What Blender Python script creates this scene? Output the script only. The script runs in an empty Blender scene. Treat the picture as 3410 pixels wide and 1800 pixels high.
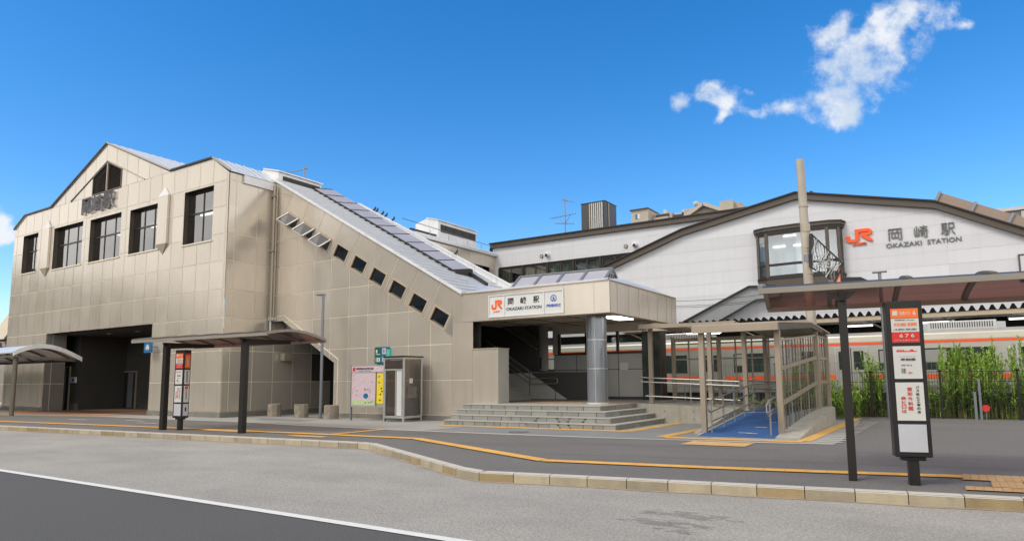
import bpy, bmesh, math, random
import numpy as np
from mathutils import Vector, Matrix
random.seed(7)
S = bpy.context.scene
COL = S.collection
# ------------------------------------------------------------------ camera
FPX, CX, CY, YAW, PITCH, ROLL = 2255.3, 1731.6, 1005.3, .570549, .115475, -.0082662
def _axes(yaw, pitch, roll):
    fw = np.array([-math.sin(yaw)*math.cos(pitch), math.cos(yaw)*math.cos(pitch), math.sin(pitch)])
    r = np.array([math.cos(yaw), math.sin(yaw), 0.]); u = np.cross(r, fw)
    return r*math.cos(roll)+u*math.sin(roll), -r*math.sin(roll)+u*math.cos(roll), fw
RT, UP, FW = _axes(YAW, PITCH, ROLL)
CAM = np.array([0., 0., 1.6])
cd = bpy.data.cameras.new('camera'); cam = bpy.data.objects.new('camera', cd); COL.objects.link(cam)
cd.sensor_width = 36; cd.lens = FPX/3410*36; cd.shift_x = -(CX-1705)/3410; cd.shift_y = (CY-900)/3410
cd.clip_start = .1; cd.clip_end = 4000
m = Matrix.Identity(4)
for i in range(3):
    m[i][0] = RT[i]; m[i][1] = UP[i]; m[i][2] = -FW[i]; m[i][3] = CAM[i]
cam.matrix_world = m
S.camera = cam
K = 2576/3410
def ray(u, v):
    u, v = u/K, v/K
    return (u-CX)/FPX*RT - (v-CY)/FPX*UP + FW
def W(ax, val, u, v):            # survey helper: a sight line met with a real plane of the place
    d = ray(u, v); i = 'xyz'.index(ax); t = (val-CAM[i])/d[i]
    return CAM + t*d
def G(u, v, z=.15): return W('z', z, u, v)
# ------------------------------------------------------------------ world, sun, exposure
SUN_EL, SUN_AZ = math.radians(48), math.radians(205)
SKY_STRENGTH = .14
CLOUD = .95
w = bpy.data.worlds.new('World'); S.world = w; w.use_nodes = True
def node(nt, t, **k):
    n = nt.nodes.new(t)
    for a, b in k.items(): setattr(n, a, b)
    return n
def link(nt, a, b): nt.links.new(a, b)
def mth(nt, op, a, b=None, c=None, clamp=False):
    n = nt.nodes.new('ShaderNodeMath'); n.operation = op; n.use_clamp = clamp
    for i, q in enumerate((a, b, c)):
        if q is None: continue
        if isinstance(q, (int, float)): n.inputs[i].default_value = q
        else: nt.links.new(q, n.inputs[i])
    return n.outputs[0]
def vmath(nt, op, a, b):
    n = nt.nodes.new('ShaderNodeVectorMath'); n.operation = op
    for i, q in enumerate((a, b)):
        if q is None: continue
        if isinstance(q, (tuple, list, Vector, np.ndarray)): n.inputs[i].default_value = tuple(float(e) for e in q)
        else: nt.links.new(q, n.inputs[i])
    return n
def build_world():
    nt = w.node_tree; nt.nodes.clear()
    out = node(nt, 'ShaderNodeOutputWorld'); bg = node(nt, 'ShaderNodeBackground'); link(nt, bg.outputs[0], out.inputs[0])
    sky = node(nt, 'ShaderNodeTexSky', sky_type='NISHITA', sun_disc=False, sun_elevation=SUN_EL,
               sun_rotation=SUN_AZ, altitude=50, air_density=1.0, dust_density=.3, ozone_density=2.5)
    hsv = node(nt, 'ShaderNodeHueSaturation'); hsv.inputs['Saturation'].default_value = 1.40; hsv.inputs['Hue'].default_value = .503
    link(nt, sky.outputs[0], hsv.inputs['Color'])
    mul = vmath(nt, 'MULTIPLY', hsv.outputs[0], (SKY_STRENGTH*1.0,)*3)
    tc = node(nt, 'ShaderNodeTexCoord'); d = tc.outputs['Generated']
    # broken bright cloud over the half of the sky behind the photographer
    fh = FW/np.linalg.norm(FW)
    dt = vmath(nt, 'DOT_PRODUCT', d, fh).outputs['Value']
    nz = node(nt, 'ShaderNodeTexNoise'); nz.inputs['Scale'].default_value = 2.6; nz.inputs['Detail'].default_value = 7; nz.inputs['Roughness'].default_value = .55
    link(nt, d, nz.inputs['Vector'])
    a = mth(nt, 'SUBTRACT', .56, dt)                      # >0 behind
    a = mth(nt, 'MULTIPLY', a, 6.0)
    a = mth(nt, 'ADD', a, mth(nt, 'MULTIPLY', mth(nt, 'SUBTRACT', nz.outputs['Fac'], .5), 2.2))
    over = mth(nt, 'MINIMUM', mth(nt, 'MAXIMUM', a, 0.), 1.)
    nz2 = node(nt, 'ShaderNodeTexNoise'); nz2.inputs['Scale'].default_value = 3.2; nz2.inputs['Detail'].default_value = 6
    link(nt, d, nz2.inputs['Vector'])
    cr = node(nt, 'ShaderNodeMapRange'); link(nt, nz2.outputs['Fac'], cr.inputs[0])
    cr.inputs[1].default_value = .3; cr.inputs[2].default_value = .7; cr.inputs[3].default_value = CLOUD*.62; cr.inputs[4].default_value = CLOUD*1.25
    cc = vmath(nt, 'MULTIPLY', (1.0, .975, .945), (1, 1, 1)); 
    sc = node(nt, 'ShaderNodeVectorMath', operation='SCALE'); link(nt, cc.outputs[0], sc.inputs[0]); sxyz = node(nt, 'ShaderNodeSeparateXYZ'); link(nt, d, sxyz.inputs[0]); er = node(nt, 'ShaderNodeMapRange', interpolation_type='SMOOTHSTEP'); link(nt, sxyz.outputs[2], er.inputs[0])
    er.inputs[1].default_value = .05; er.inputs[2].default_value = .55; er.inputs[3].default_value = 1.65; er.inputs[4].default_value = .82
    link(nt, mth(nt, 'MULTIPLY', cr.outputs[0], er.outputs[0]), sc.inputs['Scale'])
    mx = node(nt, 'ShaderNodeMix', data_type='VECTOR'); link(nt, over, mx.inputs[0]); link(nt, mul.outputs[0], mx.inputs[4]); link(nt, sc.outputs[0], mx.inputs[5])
    # the few fair weather puffs ahead, each a blob around its own bearing
    fc = FW/np.linalg.norm(FW)
    rc = np.cross(fc, [0, 0, 1.]); rc /= np.linalg.norm(rc); uc = np.cross(rc, fc)
    dz = vmath(nt, 'DOT_PRODUCT', d, fc).outputs['Value']; dzc = mth(nt, 'MAXIMUM', dz, .05)
    ca = mth(nt, 'DIVIDE', vmath(nt, 'DOT_PRODUCT', d, rc).outputs['Value'], dzc)
    cb = mth(nt, 'DIVIDE', vmath(nt, 'DOT_PRODUCT', d, uc).outputs['Value'], dzc)
    comb = node(nt, 'ShaderNodeCombineXYZ'); link(nt, ca, comb.inputs[0]); link(nt, cb, comb.inputs[1])
    w1 = node(nt, 'ShaderNodeTexNoise'); w1.inputs['Scale'].default_value = 24; w1.inputs['Detail'].default_value = 8; w1.inputs['Roughness'].default_value = .62
    link(nt, comb.outputs[0], w1.inputs['Vector'])
    w2 = node(nt, 'ShaderNodeTexNoise'); w2.inputs['Scale'].default_value = 9; w2.inputs['Detail'].default_value = 5
    link(nt, comb.outputs[0], w2.inputs['Vector'])
    off = vmath(nt, 'SUBTRACT', w2.outputs['Color'], (.5, .5, .5))
    offs = node(nt, 'ShaderNodeVectorMath', operation='SCALE'); link(nt, off.outputs[0], offs.inputs[0]); offs.inputs['Scale'].default_value = .07
    pos = vmath(nt, 'ADD', comb.outputs[0], offs.outputs[0])
    blobs = [(10,600,30,20,0),(2200,90,100,55,.55),(2185,130,115,62,.15),(2155,180,78,40,.2),(2145,228,125,68,.1),(2110,275,60,35,.2),(2235,60,60,38,.5),
             (2075,90,62,30,-.5),(2105,65,40,25,.6),(2340,35,70,42,.2),(2420,63,26,14,.0),(2255,170,40,22,.2),(1805,245,66,34,-.1),(1825,265,40,20,-.2),(1706,258,26,22,.8),
             (1955,285,75,28,.15),(1815,305,30,16,.6),(1882,232,24,15,-.5),(1905,300,30,16,.1),(2060,245,30,20,.2),(1775,240,35,24,.3),(2,585,48,42,.1),(-25,570,60,60,.1)]
    fld = None
    fn = FPX*K
    for (x, y, rx, ry, rot) in blobs:
        q = ray(x, y); z = q@fc; A, B = q@rc/z, q@uc/z
        sub = vmath(nt, 'SUBTRACT', pos.outputs[0], (A, B, 0))
        co, si = math.cos(rot), math.sin(rot); rx /= fn; ry /= fn
        e1 = vmath(nt, 'DOT_PRODUCT', sub.outputs[0], (co/rx, si/rx, 0)).outputs['Value']
        e2 = vmath(nt, 'DOT_PRODUCT', sub.outputs[0], (-si/ry, co/ry, 0)).outputs['Value']
        r2 = mth(nt, 'ADD', mth(nt, 'MULTIPLY', e1, e1), mth(nt, 'MULTIPLY', e2, e2))
        v = mth(nt, 'POWER', 2.718, mth(nt, 'MULTIPLY', r2, -1.15))
        fld = v if fld is None else mth(nt, 'ADD', fld, v)
    fld = mth(nt, 'MINIMUM', fld, 1.3)
    den = mth(nt, 'ADD', fld, mth(nt, 'MULTIPLY', mth(nt, 'MULTIPLY', mth(nt, 'SUBTRACT', w1.outputs['Fac'], .49), 3.3), mth(nt, 'MINIMUM', mth(nt, 'MULTIPLY', fld, 3.), 1.)))
    mr = node(nt, 'ShaderNodeMapRange', interpolation_type='SMOOTHSTEP'); link(nt, den, mr.inputs[0]); mr.inputs[1].default_value = .34; mr.inputs[2].default_value = 1.75
    front = mth(nt, 'GREATER_THAN', dz, .3)
    al = mth(nt, 'MULTIPLY', mth(nt, 'MULTIPLY', mr.outputs[0], front), .97)
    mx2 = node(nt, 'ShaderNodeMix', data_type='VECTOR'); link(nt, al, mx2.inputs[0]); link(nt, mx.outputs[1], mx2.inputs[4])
    w3 = node(nt, 'ShaderNodeTexNoise'); w3.inputs['Scale'].default_value = 11; w3.inputs['Detail'].default_value = 4; link(nt, comb.outputs[0], w3.inputs['Vector'])
    sh = node(nt, 'ShaderNodeMapRange', interpolation_type='SMOOTHSTEP'); link(nt, w3.outputs['Fac'], sh.inputs[0]); sh.inputs[1].default_value = .38; sh.inputs[2].default_value = .6
    cm = node(nt, 'ShaderNodeMix', data_type='VECTOR'); link(nt, sh.outputs[0], cm.inputs[0]); cm.inputs[4].default_value = (.44, .51, .60); cm.inputs[5].default_value = (.62, .64, .665); link(nt, cm.outputs[1], mx2.inputs[5])
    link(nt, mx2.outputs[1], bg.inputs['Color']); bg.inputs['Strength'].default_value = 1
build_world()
sd = bpy.data.lights.new('sun', 'SUN'); sd.energy = 1.3; sd.angle = math.radians(20); sd.color = (1, .95, .88)
so = bpy.data.objects.new('sun', sd); COL.objects.link(so)
# sun direction: azimuth measured like the sky texture
_sd = Vector((math.sin(SUN_AZ)*math.cos(SUN_EL), math.cos(SUN_AZ)*math.cos(SUN_EL), math.sin(SUN_EL)))
so.rotation_euler = _sd.to_track_quat('Z', 'Y').to_euler()
vs = S.view_settings; vs.view_transform = 'Standard'; vs.look = 'None'; vs.exposure = .55; vs.gamma = 1
# ------------------------------------------------------------------ materials
MAT = {}
def mat(name, col, rough=.6, metal=0., var=.08, scale=1.5, bump=0., bscale=30., tone=0., streak=0., spec=.5, speck=0., speckscale=90., stretch=(1,1,1)):
    if name in MAT: return MAT[name]
    mt = bpy.data.materials.new(name); mt.use_nodes = True; nt = mt.node_tree; nt.nodes.clear()
    out = node(nt, 'ShaderNodeOutputMaterial'); p = node(nt, 'ShaderNodeBsdfPrincipled'); link(nt, p.outputs[0], out.inputs[0])
    p.inputs['Roughness'].default_value = rough; p.inputs['Metallic'].default_value = metal
    p.inputs['Specular IOR Level'].default_value = spec
    geo = node(nt, 'ShaderNodeNewGeometry'); P = vmath(nt, 'MULTIPLY', geo.outputs['Position'], stretch).outputs[0]
    n1 = node(nt, 'ShaderNodeTexNoise'); n1.inputs['Scale'].default_value = scale; n1.inputs['Detail'].default_value = 6; n1.inputs['Roughness'].default_value = .6
    link(nt, P, n1.inputs['Vector'])
    f = mth(nt, 'MULTIPLY_ADD', mth(nt, 'SUBTRACT', n1.outputs['Fac'], .5), var*4, 1.)
    if speck:
        n3 = node(nt, 'ShaderNodeTexNoise'); n3.inputs['Scale'].default_value = speckscale; n3.inputs['Detail'].default_value = 3; n3.inputs['Roughness'].default_value = .8
        link(nt, P, n3.inputs['Vector'])
        f = mth(nt, 'MULTIPLY', f, mth(nt, 'MULTIPLY_ADD', mth(nt, 'SUBTRACT', n3.outputs['Fac'], .5), speck*4, 1.))
    if tone:
        at = node(nt, 'ShaderNodeAttribute', attribute_name='tone')
        f = mth(nt, 'MULTIPLY', f, mth(nt, 'MULTIPLY_ADD', mth(nt, 'SUBTRACT', at.outputs['Fac'], .5), tone*2, 1.))
    if streak:
        ms = vmath(nt, 'MULTIPLY', geo.outputs['Position'], (3.2, 3.2, .16)).outputs[0]
        n4 = node(nt, 'ShaderNodeTexNoise'); n4.inputs['Scale'].default_value = 1.5; n4.inputs['Detail'].default_value = 7
        link(nt, ms, n4.inputs['Vector'])
        mrr = node(nt, 'ShaderNodeMapRange'); link(nt, n4.outputs['Fac'], mrr.inputs[0]); mrr.inputs[1].default_value = .5; mrr.inputs[2].default_value = .75
        mrr.inputs[3].default_value = 1.; mrr.inputs[4].default_value = 1-streak
        f = mth(nt, 'MULTIPLY', f, mrr.outputs[0])
    sc = node(nt, 'ShaderNodeVectorMath', operation='SCALE'); sc.inputs[0].default_value = col; link(nt, f, sc.inputs['Scale'])
    link(nt, sc.outputs[0], p.inputs['Base Color'])
    rr = mth(nt, 'MULTIPLY_ADD', mth(nt, 'SUBTRACT', n1.outputs['Fac'], .5), .25, rough, clamp=True); link(nt, rr, p.inputs['Roughness'])
    if bump:
        n2 = node(nt, 'ShaderNodeTexNoise'); n2.inputs['Scale'].default_value = bscale; n2.inputs['Detail'].default_value = 4
        link(nt, P, n2.inputs['Vector']); b = node(nt, 'ShaderNodeBump'); b.inputs['Strength'].default_value = bump; b.inputs['Distance'].default_value = .02
        link(nt, n2.outputs['Fac'], b.inputs['Height']); link(nt, b.outputs[0], p.inputs['Normal'])
    MAT[name] = mt
    return mt
def emat(name, col, s):
    mt = bpy.data.materials.new(name); mt.use_nodes = True; p = mt.node_tree.nodes['Principled BSDF']
    p.inputs['Base Color'].default_value = (*col, 1); p.inputs['Emission Color'].default_value = (*col, 1); p.inputs['Emission Strength'].default_value = s
    mt.cycles.emission_sampling = 'NONE'
    MAT[name] = mt; return mt
def glass(name, tint, transp, rough=.03, refl=.9, boost=.06):
    mt = bpy.data.materials.new(name); mt.use_nodes = True; nt = mt.node_tree; nt.nodes.clear()
    out = node(nt, 'ShaderNodeOutputMaterial'); tr = node(nt, 'ShaderNodeBsdfTransparent'); tr.inputs[0].default_value = (*[transp*c for c in tint], 1)
    gl = node(nt, 'ShaderNodeBsdfGlossy'); gl.inputs['Roughness'].default_value = rough; gl.inputs[0].default_value = (refl, refl, refl, 1)
    fr = node(nt, 'ShaderNodeFresnel'); g0 = node(nt, 'ShaderNodeNewGeometry'); link(nt, mth(nt, 'MULTIPLY_ADD', g0.outputs['Backfacing'], -.8333, 1.5), fr.inputs[0])
    nz = node(nt, 'ShaderNodeTexNoise'); nz.inputs['Scale'].default_value = 1.1; bp = node(nt, 'ShaderNodeBump'); bp.inputs['Strength'].default_value = .08; bp.inputs['Distance'].default_value = .05
    geo = node(nt, 'ShaderNodeNewGeometry'); link(nt, geo.outputs['Position'], nz.inputs['Vector']); link(nt, nz.outputs['Fac'], bp.inputs['Height']); link(nt, bp.outputs[0], gl.inputs['Normal'])
    mx = node(nt, 'ShaderNodeMixShader'); f = mth(nt, 'MULTIPLY_ADD', fr.outputs[0], 1.3, boost, clamp=True)
    link(nt, f, mx.inputs[0]); link(nt, tr.outputs[0], mx.inputs[1]); link(nt, gl.outputs[0], mx.inputs[2]); link(nt, mx.outputs[0], out.inputs[0])
    MAT[name] = mt; return mt
mat('panel', (.60, .54, .46), .215, .43, var=.025, scale=.9, bump=.06, bscale=1.3, tone=.06, streak=.07)
mat('joint', (.78, .70, .55), .6, 0, var=.06)
mat('coping', (.42, .36, .28), .45, .3)
mat('roof_metal', (.66, .68, .71), .38, .35, var=.05, streak=.1)
mat('roof_seam', (.56, .58, .61), .4, .3)
mat('white_cap', (.72, .72, .72), .5, .1, streak=.12)
mat('dark_metal', (.022, .019, .017), .4, .2)
mat('bronze', (.075, .06, .048), .4, .4)
mat('window_frame', (.05, .04, .033), .4, .4)
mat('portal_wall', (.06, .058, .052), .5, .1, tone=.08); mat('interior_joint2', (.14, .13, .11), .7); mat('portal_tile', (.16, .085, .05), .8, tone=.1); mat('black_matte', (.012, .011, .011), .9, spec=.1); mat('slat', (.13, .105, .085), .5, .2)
mat('beige_frame', (.44, .36, .26), .5, .2)
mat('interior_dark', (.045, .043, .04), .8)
mat('interior_wall', (.42, .42, .40), .5, .1, tone=.06)
mat('interior_joint', (.05, .05, .048), .7)
mat('shade_panel', (.24, .225, .2), .5, .2, tone=.07)  # beige cladding darkened, shade of the portal return put into the colour
mat('ceiling', (.5, .46, .38), .7)
mat('plinth', (.2, .19, .165), .85, var=.2, scale=3, bump=.5, bscale=25)
mat('rail_steel', (.34, .33, .31), .42, .7)
mat('grey_steel', (.22, .24, .27), .4, .5)
mat('column_clad', (.29, .31, .34), .22, .5, var=.03)
def bay_stain(mt):
    nt = mt.node_tree; p = [n for n in nt.nodes if n.type == 'BSDF_PRINCIPLED'][0]; src = p.inputs['Base Color'].links[0].from_socket
    geo = node(nt, 'ShaderNodeNewGeometry'); nz = node(nt, 'ShaderNodeTexNoise'); nz.inputs['Scale'].default_value = 1.; nz.inputs['Detail'].default_value = 8; nz.inputs['Roughness'].default_value = .68
    link(nt, vmath(nt, 'MULTIPLY', geo.outputs['Position'], (3.2, 7, 1)).outputs[0], nz.inputs['Vector']); f = None
    for cx_, cy_, a_, b_ in ((-2.75, 8.0, .62, .2), (-2.95, 7.45, .6, .16), (-2.6, 7.1, .35, .08)):
        q = vmath(nt, 'SUBTRACT', geo.outputs['Position'], (cx_, cy_, 0)).outputs[0]; e = vmath(nt, 'MULTIPLY', q, (1/a_, 1/b_, 0)).outputs[0]
        d = vmath(nt, 'DOT_PRODUCT', e, e).outputs['Value']; v = mth(nt, 'POWER', 2.718, mth(nt, 'MULTIPLY', d, -.6)); f = v if f is None else mth(nt, 'ADD', f, v)
    f = mth(nt, 'MULTIPLY', f, mth(nt, 'MULTIPLY_ADD', mth(nt, 'SUBTRACT', nz.outputs['Fac'], .5), 6, 1.))
    mr = node(nt, 'ShaderNodeMapRange', interpolation_type='SMOOTHSTEP'); link(nt, f, mr.inputs[0]); mr.inputs[1].default_value = .55; mr.inputs[2].default_value = .8; mr.inputs[3].default_value = 1; mr.inputs[4].default_value = .64
    sc = node(nt, 'ShaderNodeVectorMath', operation='SCALE'); link(nt, src, sc.inputs[0]); link(nt, mr.outputs[0], sc.inputs['Scale']); link(nt, sc.outputs[0], p.inputs['Base Color'])
mat('asphalt_walk', (.15, .14, .132), .85, var=.12, scale=.45, bump=.5, bscale=100, speck=.5, speckscale=55, stretch=(.6, 1.4, 1))
mat('gutter_dirt', (.34, .27, .22), .95, var=.3, scale=3)
mat('seam', (.055, .052, .05), .9)
mat('asphalt_dark', (.092, .090, .088), .85, var=.07, scale=.6, bump=.6, bscale=100, speck=.7, speckscale=60)
mat('bay_surface', (.325, .31, .285), .9, var=.19, scale=.55, bump=.8, bscale=60, speck=.62, speckscale=42, stretch=(.75, 1.25, 1))
mat('paver', (.30, .295, .28), .85, var=.1, scale=1, speck=.15, speckscale=40)
mat('paver_dark', (.2, .205, .21), .85, var=.1, scale=1, speck=.15, speckscale=40)
mat('kerb_stone', (.37, .32, .225), .85, var=.16, scale=2.5, tone=.22, bump=.4, bscale=40, streak=.15)
mat('kerb_warm', (.34, .26, .14), .85, var=.2, scale=2.5, tone=.2, bump=.4, bscale=40, streak=.15)
mat('kerb_joint', (.06, .055, .045), .9)
mat('white_line', (.68, .68, .66), .7, var=.05, scale=6, speck=.06)
mat('kerb_top', (.50, .47, .42), .8, var=.08, scale=3)
mat('tactile', (.68, .40, .10), .75, var=.1, scale=3, tone=.1, bump=.5, bscale=60)
mat('tactile_pale', (.58, .38, .18), .75, var=.1, scale=3, tone=.1, bump=.5, bscale=60)
mat('tactile_old', (.45, .22, .10), .8, var=.1, scale=2)
mat('step_stone', (.26, .256, .235), .8, var=.1, scale=5, tone=.14, bump=.3, bscale=30, speck=.1)
mat('step_edge', (.38, .373, .34), .75, var=.08)
mat('step_joint', (.06, .062, .055), .9)
mat('concrete', (.36, .34, .29), .9, var=.13, scale=2.2, bump=.4, bscale=20, streak=.25, speck=.08)
mat('blue_floor', (.028, .095, .27), .8, var=.35, scale=1.1, speck=.2, speckscale=30, bump=.4, bscale=60)
mat('white_siding', (.62, .625, .655), .55, 0, var=.03, scale=.4, tone=.05, streak=.06)
mat('siding_joint', (.54, .54, .56), .7)
mat('brown_trim', (.085, .068, .053), .45, .2)
mat('letter_dark', (.045, .045, .05), .6, 0)
mat('letter_grey', (.14, .14, .135), .4, .5)
mat('letter_steel', (.28, .28, .30), .28, .8)
mat('letter_side', (.62, .62, .66), .3, .7)
mat('orange', (.86, .10, .012), .5, var=.03)
mat('orange_pale', (.88, .27, .12), .5)
mat('sign_white', (.66, .67, .66), .45, var=.03)
mat('ink', (.025, .025, .025), .5)
mat('blue_ink', (.03, .10, .42), .5)
mat('red', (.62, .03, .025), .45, var=.04)
mat('red_orange', (.82, .17, .03), .45)
mat('poster_white', (.58, .58, .55), .5, var=.03)
mat('poster_cream', (.66, .48, .35), .5)
mat('poster_grey', (.48, .49, .52), .4)
mat('map_pink', (.58, .46, .50), .5, var=.12, scale=9)
mat('map_green', (.45, .55, .28), .5, var=.2, scale=20)
mat('map_yellow', (.78, .60, .02), .5, var=.15, scale=12)
mat('teal', (.02, .42, .32), .45)
mat('sign_green', (.004, .10, .08), .4)
mat('sign_blue', (.008, .13, .30), .4)
mat('black_frame', (.018, .018, .018), .35, .2)
mat('polycarb_side', (.2, .1, .09), .4)
mat('train_steel', (.46, .44, .40), .35, .5, var=.04, stretch=(.3, 1, 3))
mat('train_cream', (.62, .58, .48), .45)
mat('train_roof', (.30, .30, .29), .6)
mat('concrete_pole', (.43, .39, .33), .85, var=.15, scale=1.2, streak=.45, bump=.2)
mat('green_leaf', (.27, .42, .055), .6, var=.35, scale=2, tone=.5)
mat('green_dark', (.10, .16, .04), .6, var=.35, scale=2, tone=.5)
mat('dry_stem', (.22, .17, .08), .8, var=.3, tone=.4)
mat('gravel', (.14, .12, .10), .95, var=.2, scale=1.5, bump=.6, bscale=15)
mat('hill_green', (.07, .08, .05), .95, var=.3, scale=.05)
mat('town_wall', (.18, .17, .16), .8, tone=.5)
mat('curtain', (.62, .66, .48), .8, var=.1, tone=.2)
mat('apartment', (.40, .35, .29), .8, tone=.05)
mat('apartment_light', (.45, .45, .44), .8)
mat('louver_light', (.5, .49, .47), .5)
mat('stone_seat', (.28, .24, .19), .9, var=.25, scale=9, bump=.8, bscale=40)
mat('bird', (.03, .03, .035), .7)
mat('silver', (.55, .55, .54), .35, .6)
mat('phone_green', (.03, .30, .12), .4)
mat('stain', (.11, .105, .10), .8, var=.2, scale=8)
emat('lamp_glow', (1, .97, .9), 2.2)
emat('lamp_soft', (1, .93, .8), 5)
glass('glass_clear', (.9, .95, .93), .86)
glass('glass_tint', (.62, .66, .68), .5, refl=1)
glass('glass_facade', (.6, .66, .68), .6, refl=.8, boost=.24)
glass('glass_bay', (.8, .9, .95), .9, refl=.9, boost=.18)
mat('curtain_blue', (.50, .58, .62), .7, var=.15, scale=1.2, stretch=(3, 1, .3)); mat('tower_dark', (.055, .055, .06), .45, .2); mat('roof_glazing_brown', (.30, .22, .17), .4); mat('shade_grey', (.26, .27, .28), .6)
mat('beam_taupe', (.28, .25, .21), .55, .1); mat('window_dark', (.03, .04, .035), .12, 0, var=.3, scale=2)
glass('glass_booth', (.8, .74, .70), .68)
mat('glass_skylight', (.36, .35, .39), .4, 0, var=.06, scale=2)
glass('polycarb', (.60, .30, .26), .5, rough=.35, refl=.28)
# ------------------------------------------------------------------ mesh helpers
class MB:
    def __init__(s): s.v = []; s.f = []; s.m = []; s.t = []; s.mats = []; s.pc = []; s.pf = []
    def mi(s, name):
        if name not in s.mats: s.mats.append(name)
        return s.mats.index(name)
    def poly(s, pts, mt, tone=.5):
        b = len(s.v); s.pc.append(b); s.pf.append(len(s.f)); s.v += [tuple(float(c) for c in p) for p in pts]; s.f.append(tuple(range(b, b+len(pts)))); s.m.append(s.mi(mt)); s.t.append(tone)
    def mesh(s, pts, faces, mt, tone=.5):
        b = len(s.v); s.pc.append(b); s.pf.append(len(s.f)); s.v += [tuple(float(c) for c in p) for p in pts]
        for f in faces: s.f.append(tuple(b+i for i in f)); s.m.append(s.mi(mt)); s.t.append(tone)
    def box(s, x0, x1, y0, y1, z0, z1, mt, tone=.5):
        P = [(x, y, z) for z in (z0, z1) for x, y in ((x0, y0), (x1, y0), (x1, y1), (x0, y1))]
        s.mesh(P, [(3,2,1,0),(4,5,6,7),(0,1,5,4),(1,2,6,5),(2,3,7,6),(3,0,4,7)], mt, tone); return s
    def prism(s, pts, vec, mt, side=None, tone=.5):
        n = len(pts); q = [Vector(p) for p in pts]; vec = Vector(vec)
        P = q+[a+vec for a in q]
        s.mesh(P, [tuple(range(n)), tuple(range(2*n-1, n-1, -1))], mt, tone)
        k = s.mi(side or mt); b = len(s.v)-2*n
        for i in range(n): s.f.append((b+i, b+(i+1) % n, b+n+(i+1) % n, b+n+i)); s.m.append(k); s.t.append(tone)
        return s
    def bar(s, p, q, w, h, mt, up=(0,0,1), tone=.5):
        p, q = Vector(p), Vector(q); d = (q-p).normalized(); up = Vector(up)
        if abs(d.dot(up)) > .98: up = Vector((0,1,0))
        r = d.cross(up).normalized()*w/2; u = r.cross(d).normalized()*h/2
        P = [p-r-u, p+r-u, p+r+u, p-r+u, q-r-u, q+r-u, q+r+u, q-r+u]
        s.mesh(P, [(3,2,1,0),(4,5,6,7),(0,1,5,4),(1,2,6,5),(2,3,7,6),(3,0,4,7)], mt, tone); return s
    def tube(s, pts, r, mt, n=8, r1=None, tone=.5):
        pts = [Vector(p) for p in pts]; N = len(pts); rings = []
        for i, p in enumerate(pts):
            d = (pts[min(i+1, N-1)]-pts[max(i-1, 0)]).normalized()
            a = Vector((0,0,1)) if abs(d.z) < .9 else Vector((1,0,0))
            x = d.cross(a).normalized(); y = d.cross(x).normalized()
            rr = r if r1 is None else r+(r1-r)*i/(N-1)
            rings += [p+(x*math.cos(2*math.pi*k/n)+y*math.sin(2*math.pi*k/n))*rr for k in range(n)]
        F = [(i*n+k, i*n+(k+1) % n, (i+1)*n+(k+1) % n, (i+1)*n+k) for i in range(N-1) for k in range(n)]
        F += [tuple(range(n)), tuple(range(N*n-1, (N-1)*n-1, -1))]
        s.mesh(rings, F, mt, tone); return s
    def build(s, name, parent=None, smooth=False, bevel=0, root=None):
        me = bpy.data.meshes.new(name); off = Vector((0,0,0)); q = parent
        while q is not None: off += q.location; q = q.parent
        if root is not None: off = off+Vector(root)
        me.from_pydata([tuple(Vector(v)-off) for v in s.v], [], s.f)
        for n in s.mats: me.materials.append(MAT[n])
        me.polygons.foreach_set('material_index', s.m)
        at = me.attributes.new('tone', 'FLOAT', 'FACE'); at.data.foreach_set('value', s.t)
        if smooth: me.polygons.foreach_set('use_smooth', [True]*len(me.polygons))
        bm = bmesh.new(); bm.from_mesh(me)
        if smooth or bevel: bmesh.ops.remove_doubles(bm, verts=bm.verts, dist=1e-5)
        bmesh.ops.recalc_face_normals(bm, faces=bm.faces); bm.to_mesh(me); bm.free()
        if smooth:
            try: me.set_sharp_from_angle(angle=math.radians(35))
            except Exception: pass
        o = bpy.data.objects.new(name, me); COL.objects.link(o)
        if parent: o.parent = parent
        elif root is not None: o.location = root
        if bevel:
            b = o.modifiers.new('bevel', 'BEVEL'); b.width = bevel; b.segments = 2; b.limit_method = 'ANGLE'
        return o
def each(mb, name, parent, **k):      # one object per primitive piece
    out = []
    for a, b, fa, fb in zip(mb.pc, mb.pc[1:]+[len(mb.v)], mb.pf, mb.pf[1:]+[len(mb.f)]):
        q = MB(); q.v = mb.v[a:b]; q.f = [tuple(i-a for i in f) for f in mb.f[fa:fb]]; q.m = mb.m[fa:fb]; q.t = mb.t[fa:fb]; q.mats = list(mb.mats)
        out.append(q.build(name, parent, **k))
    return out
def tag(o, label=None, cat=None, group=None, kind=None):
    if label: o['label'] = label
    if cat: o['category'] = cat
    if group: o['group'] = group
    if kind: o['kind'] = kind
    return o
def thing(name, loc, label, cat, group=None):
    o = bpy.data.objects.new(name, None); COL.objects.link(o); o.location = loc; o.empty_display_size = .2
    return tag(o, label, cat, group)
def copy_tree(o, parent=None):
    c = o.copy(); COL.objects.link(c); c.parent = parent
    for ch in list(o.children): copy_tree(ch, c)
    return c
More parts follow.
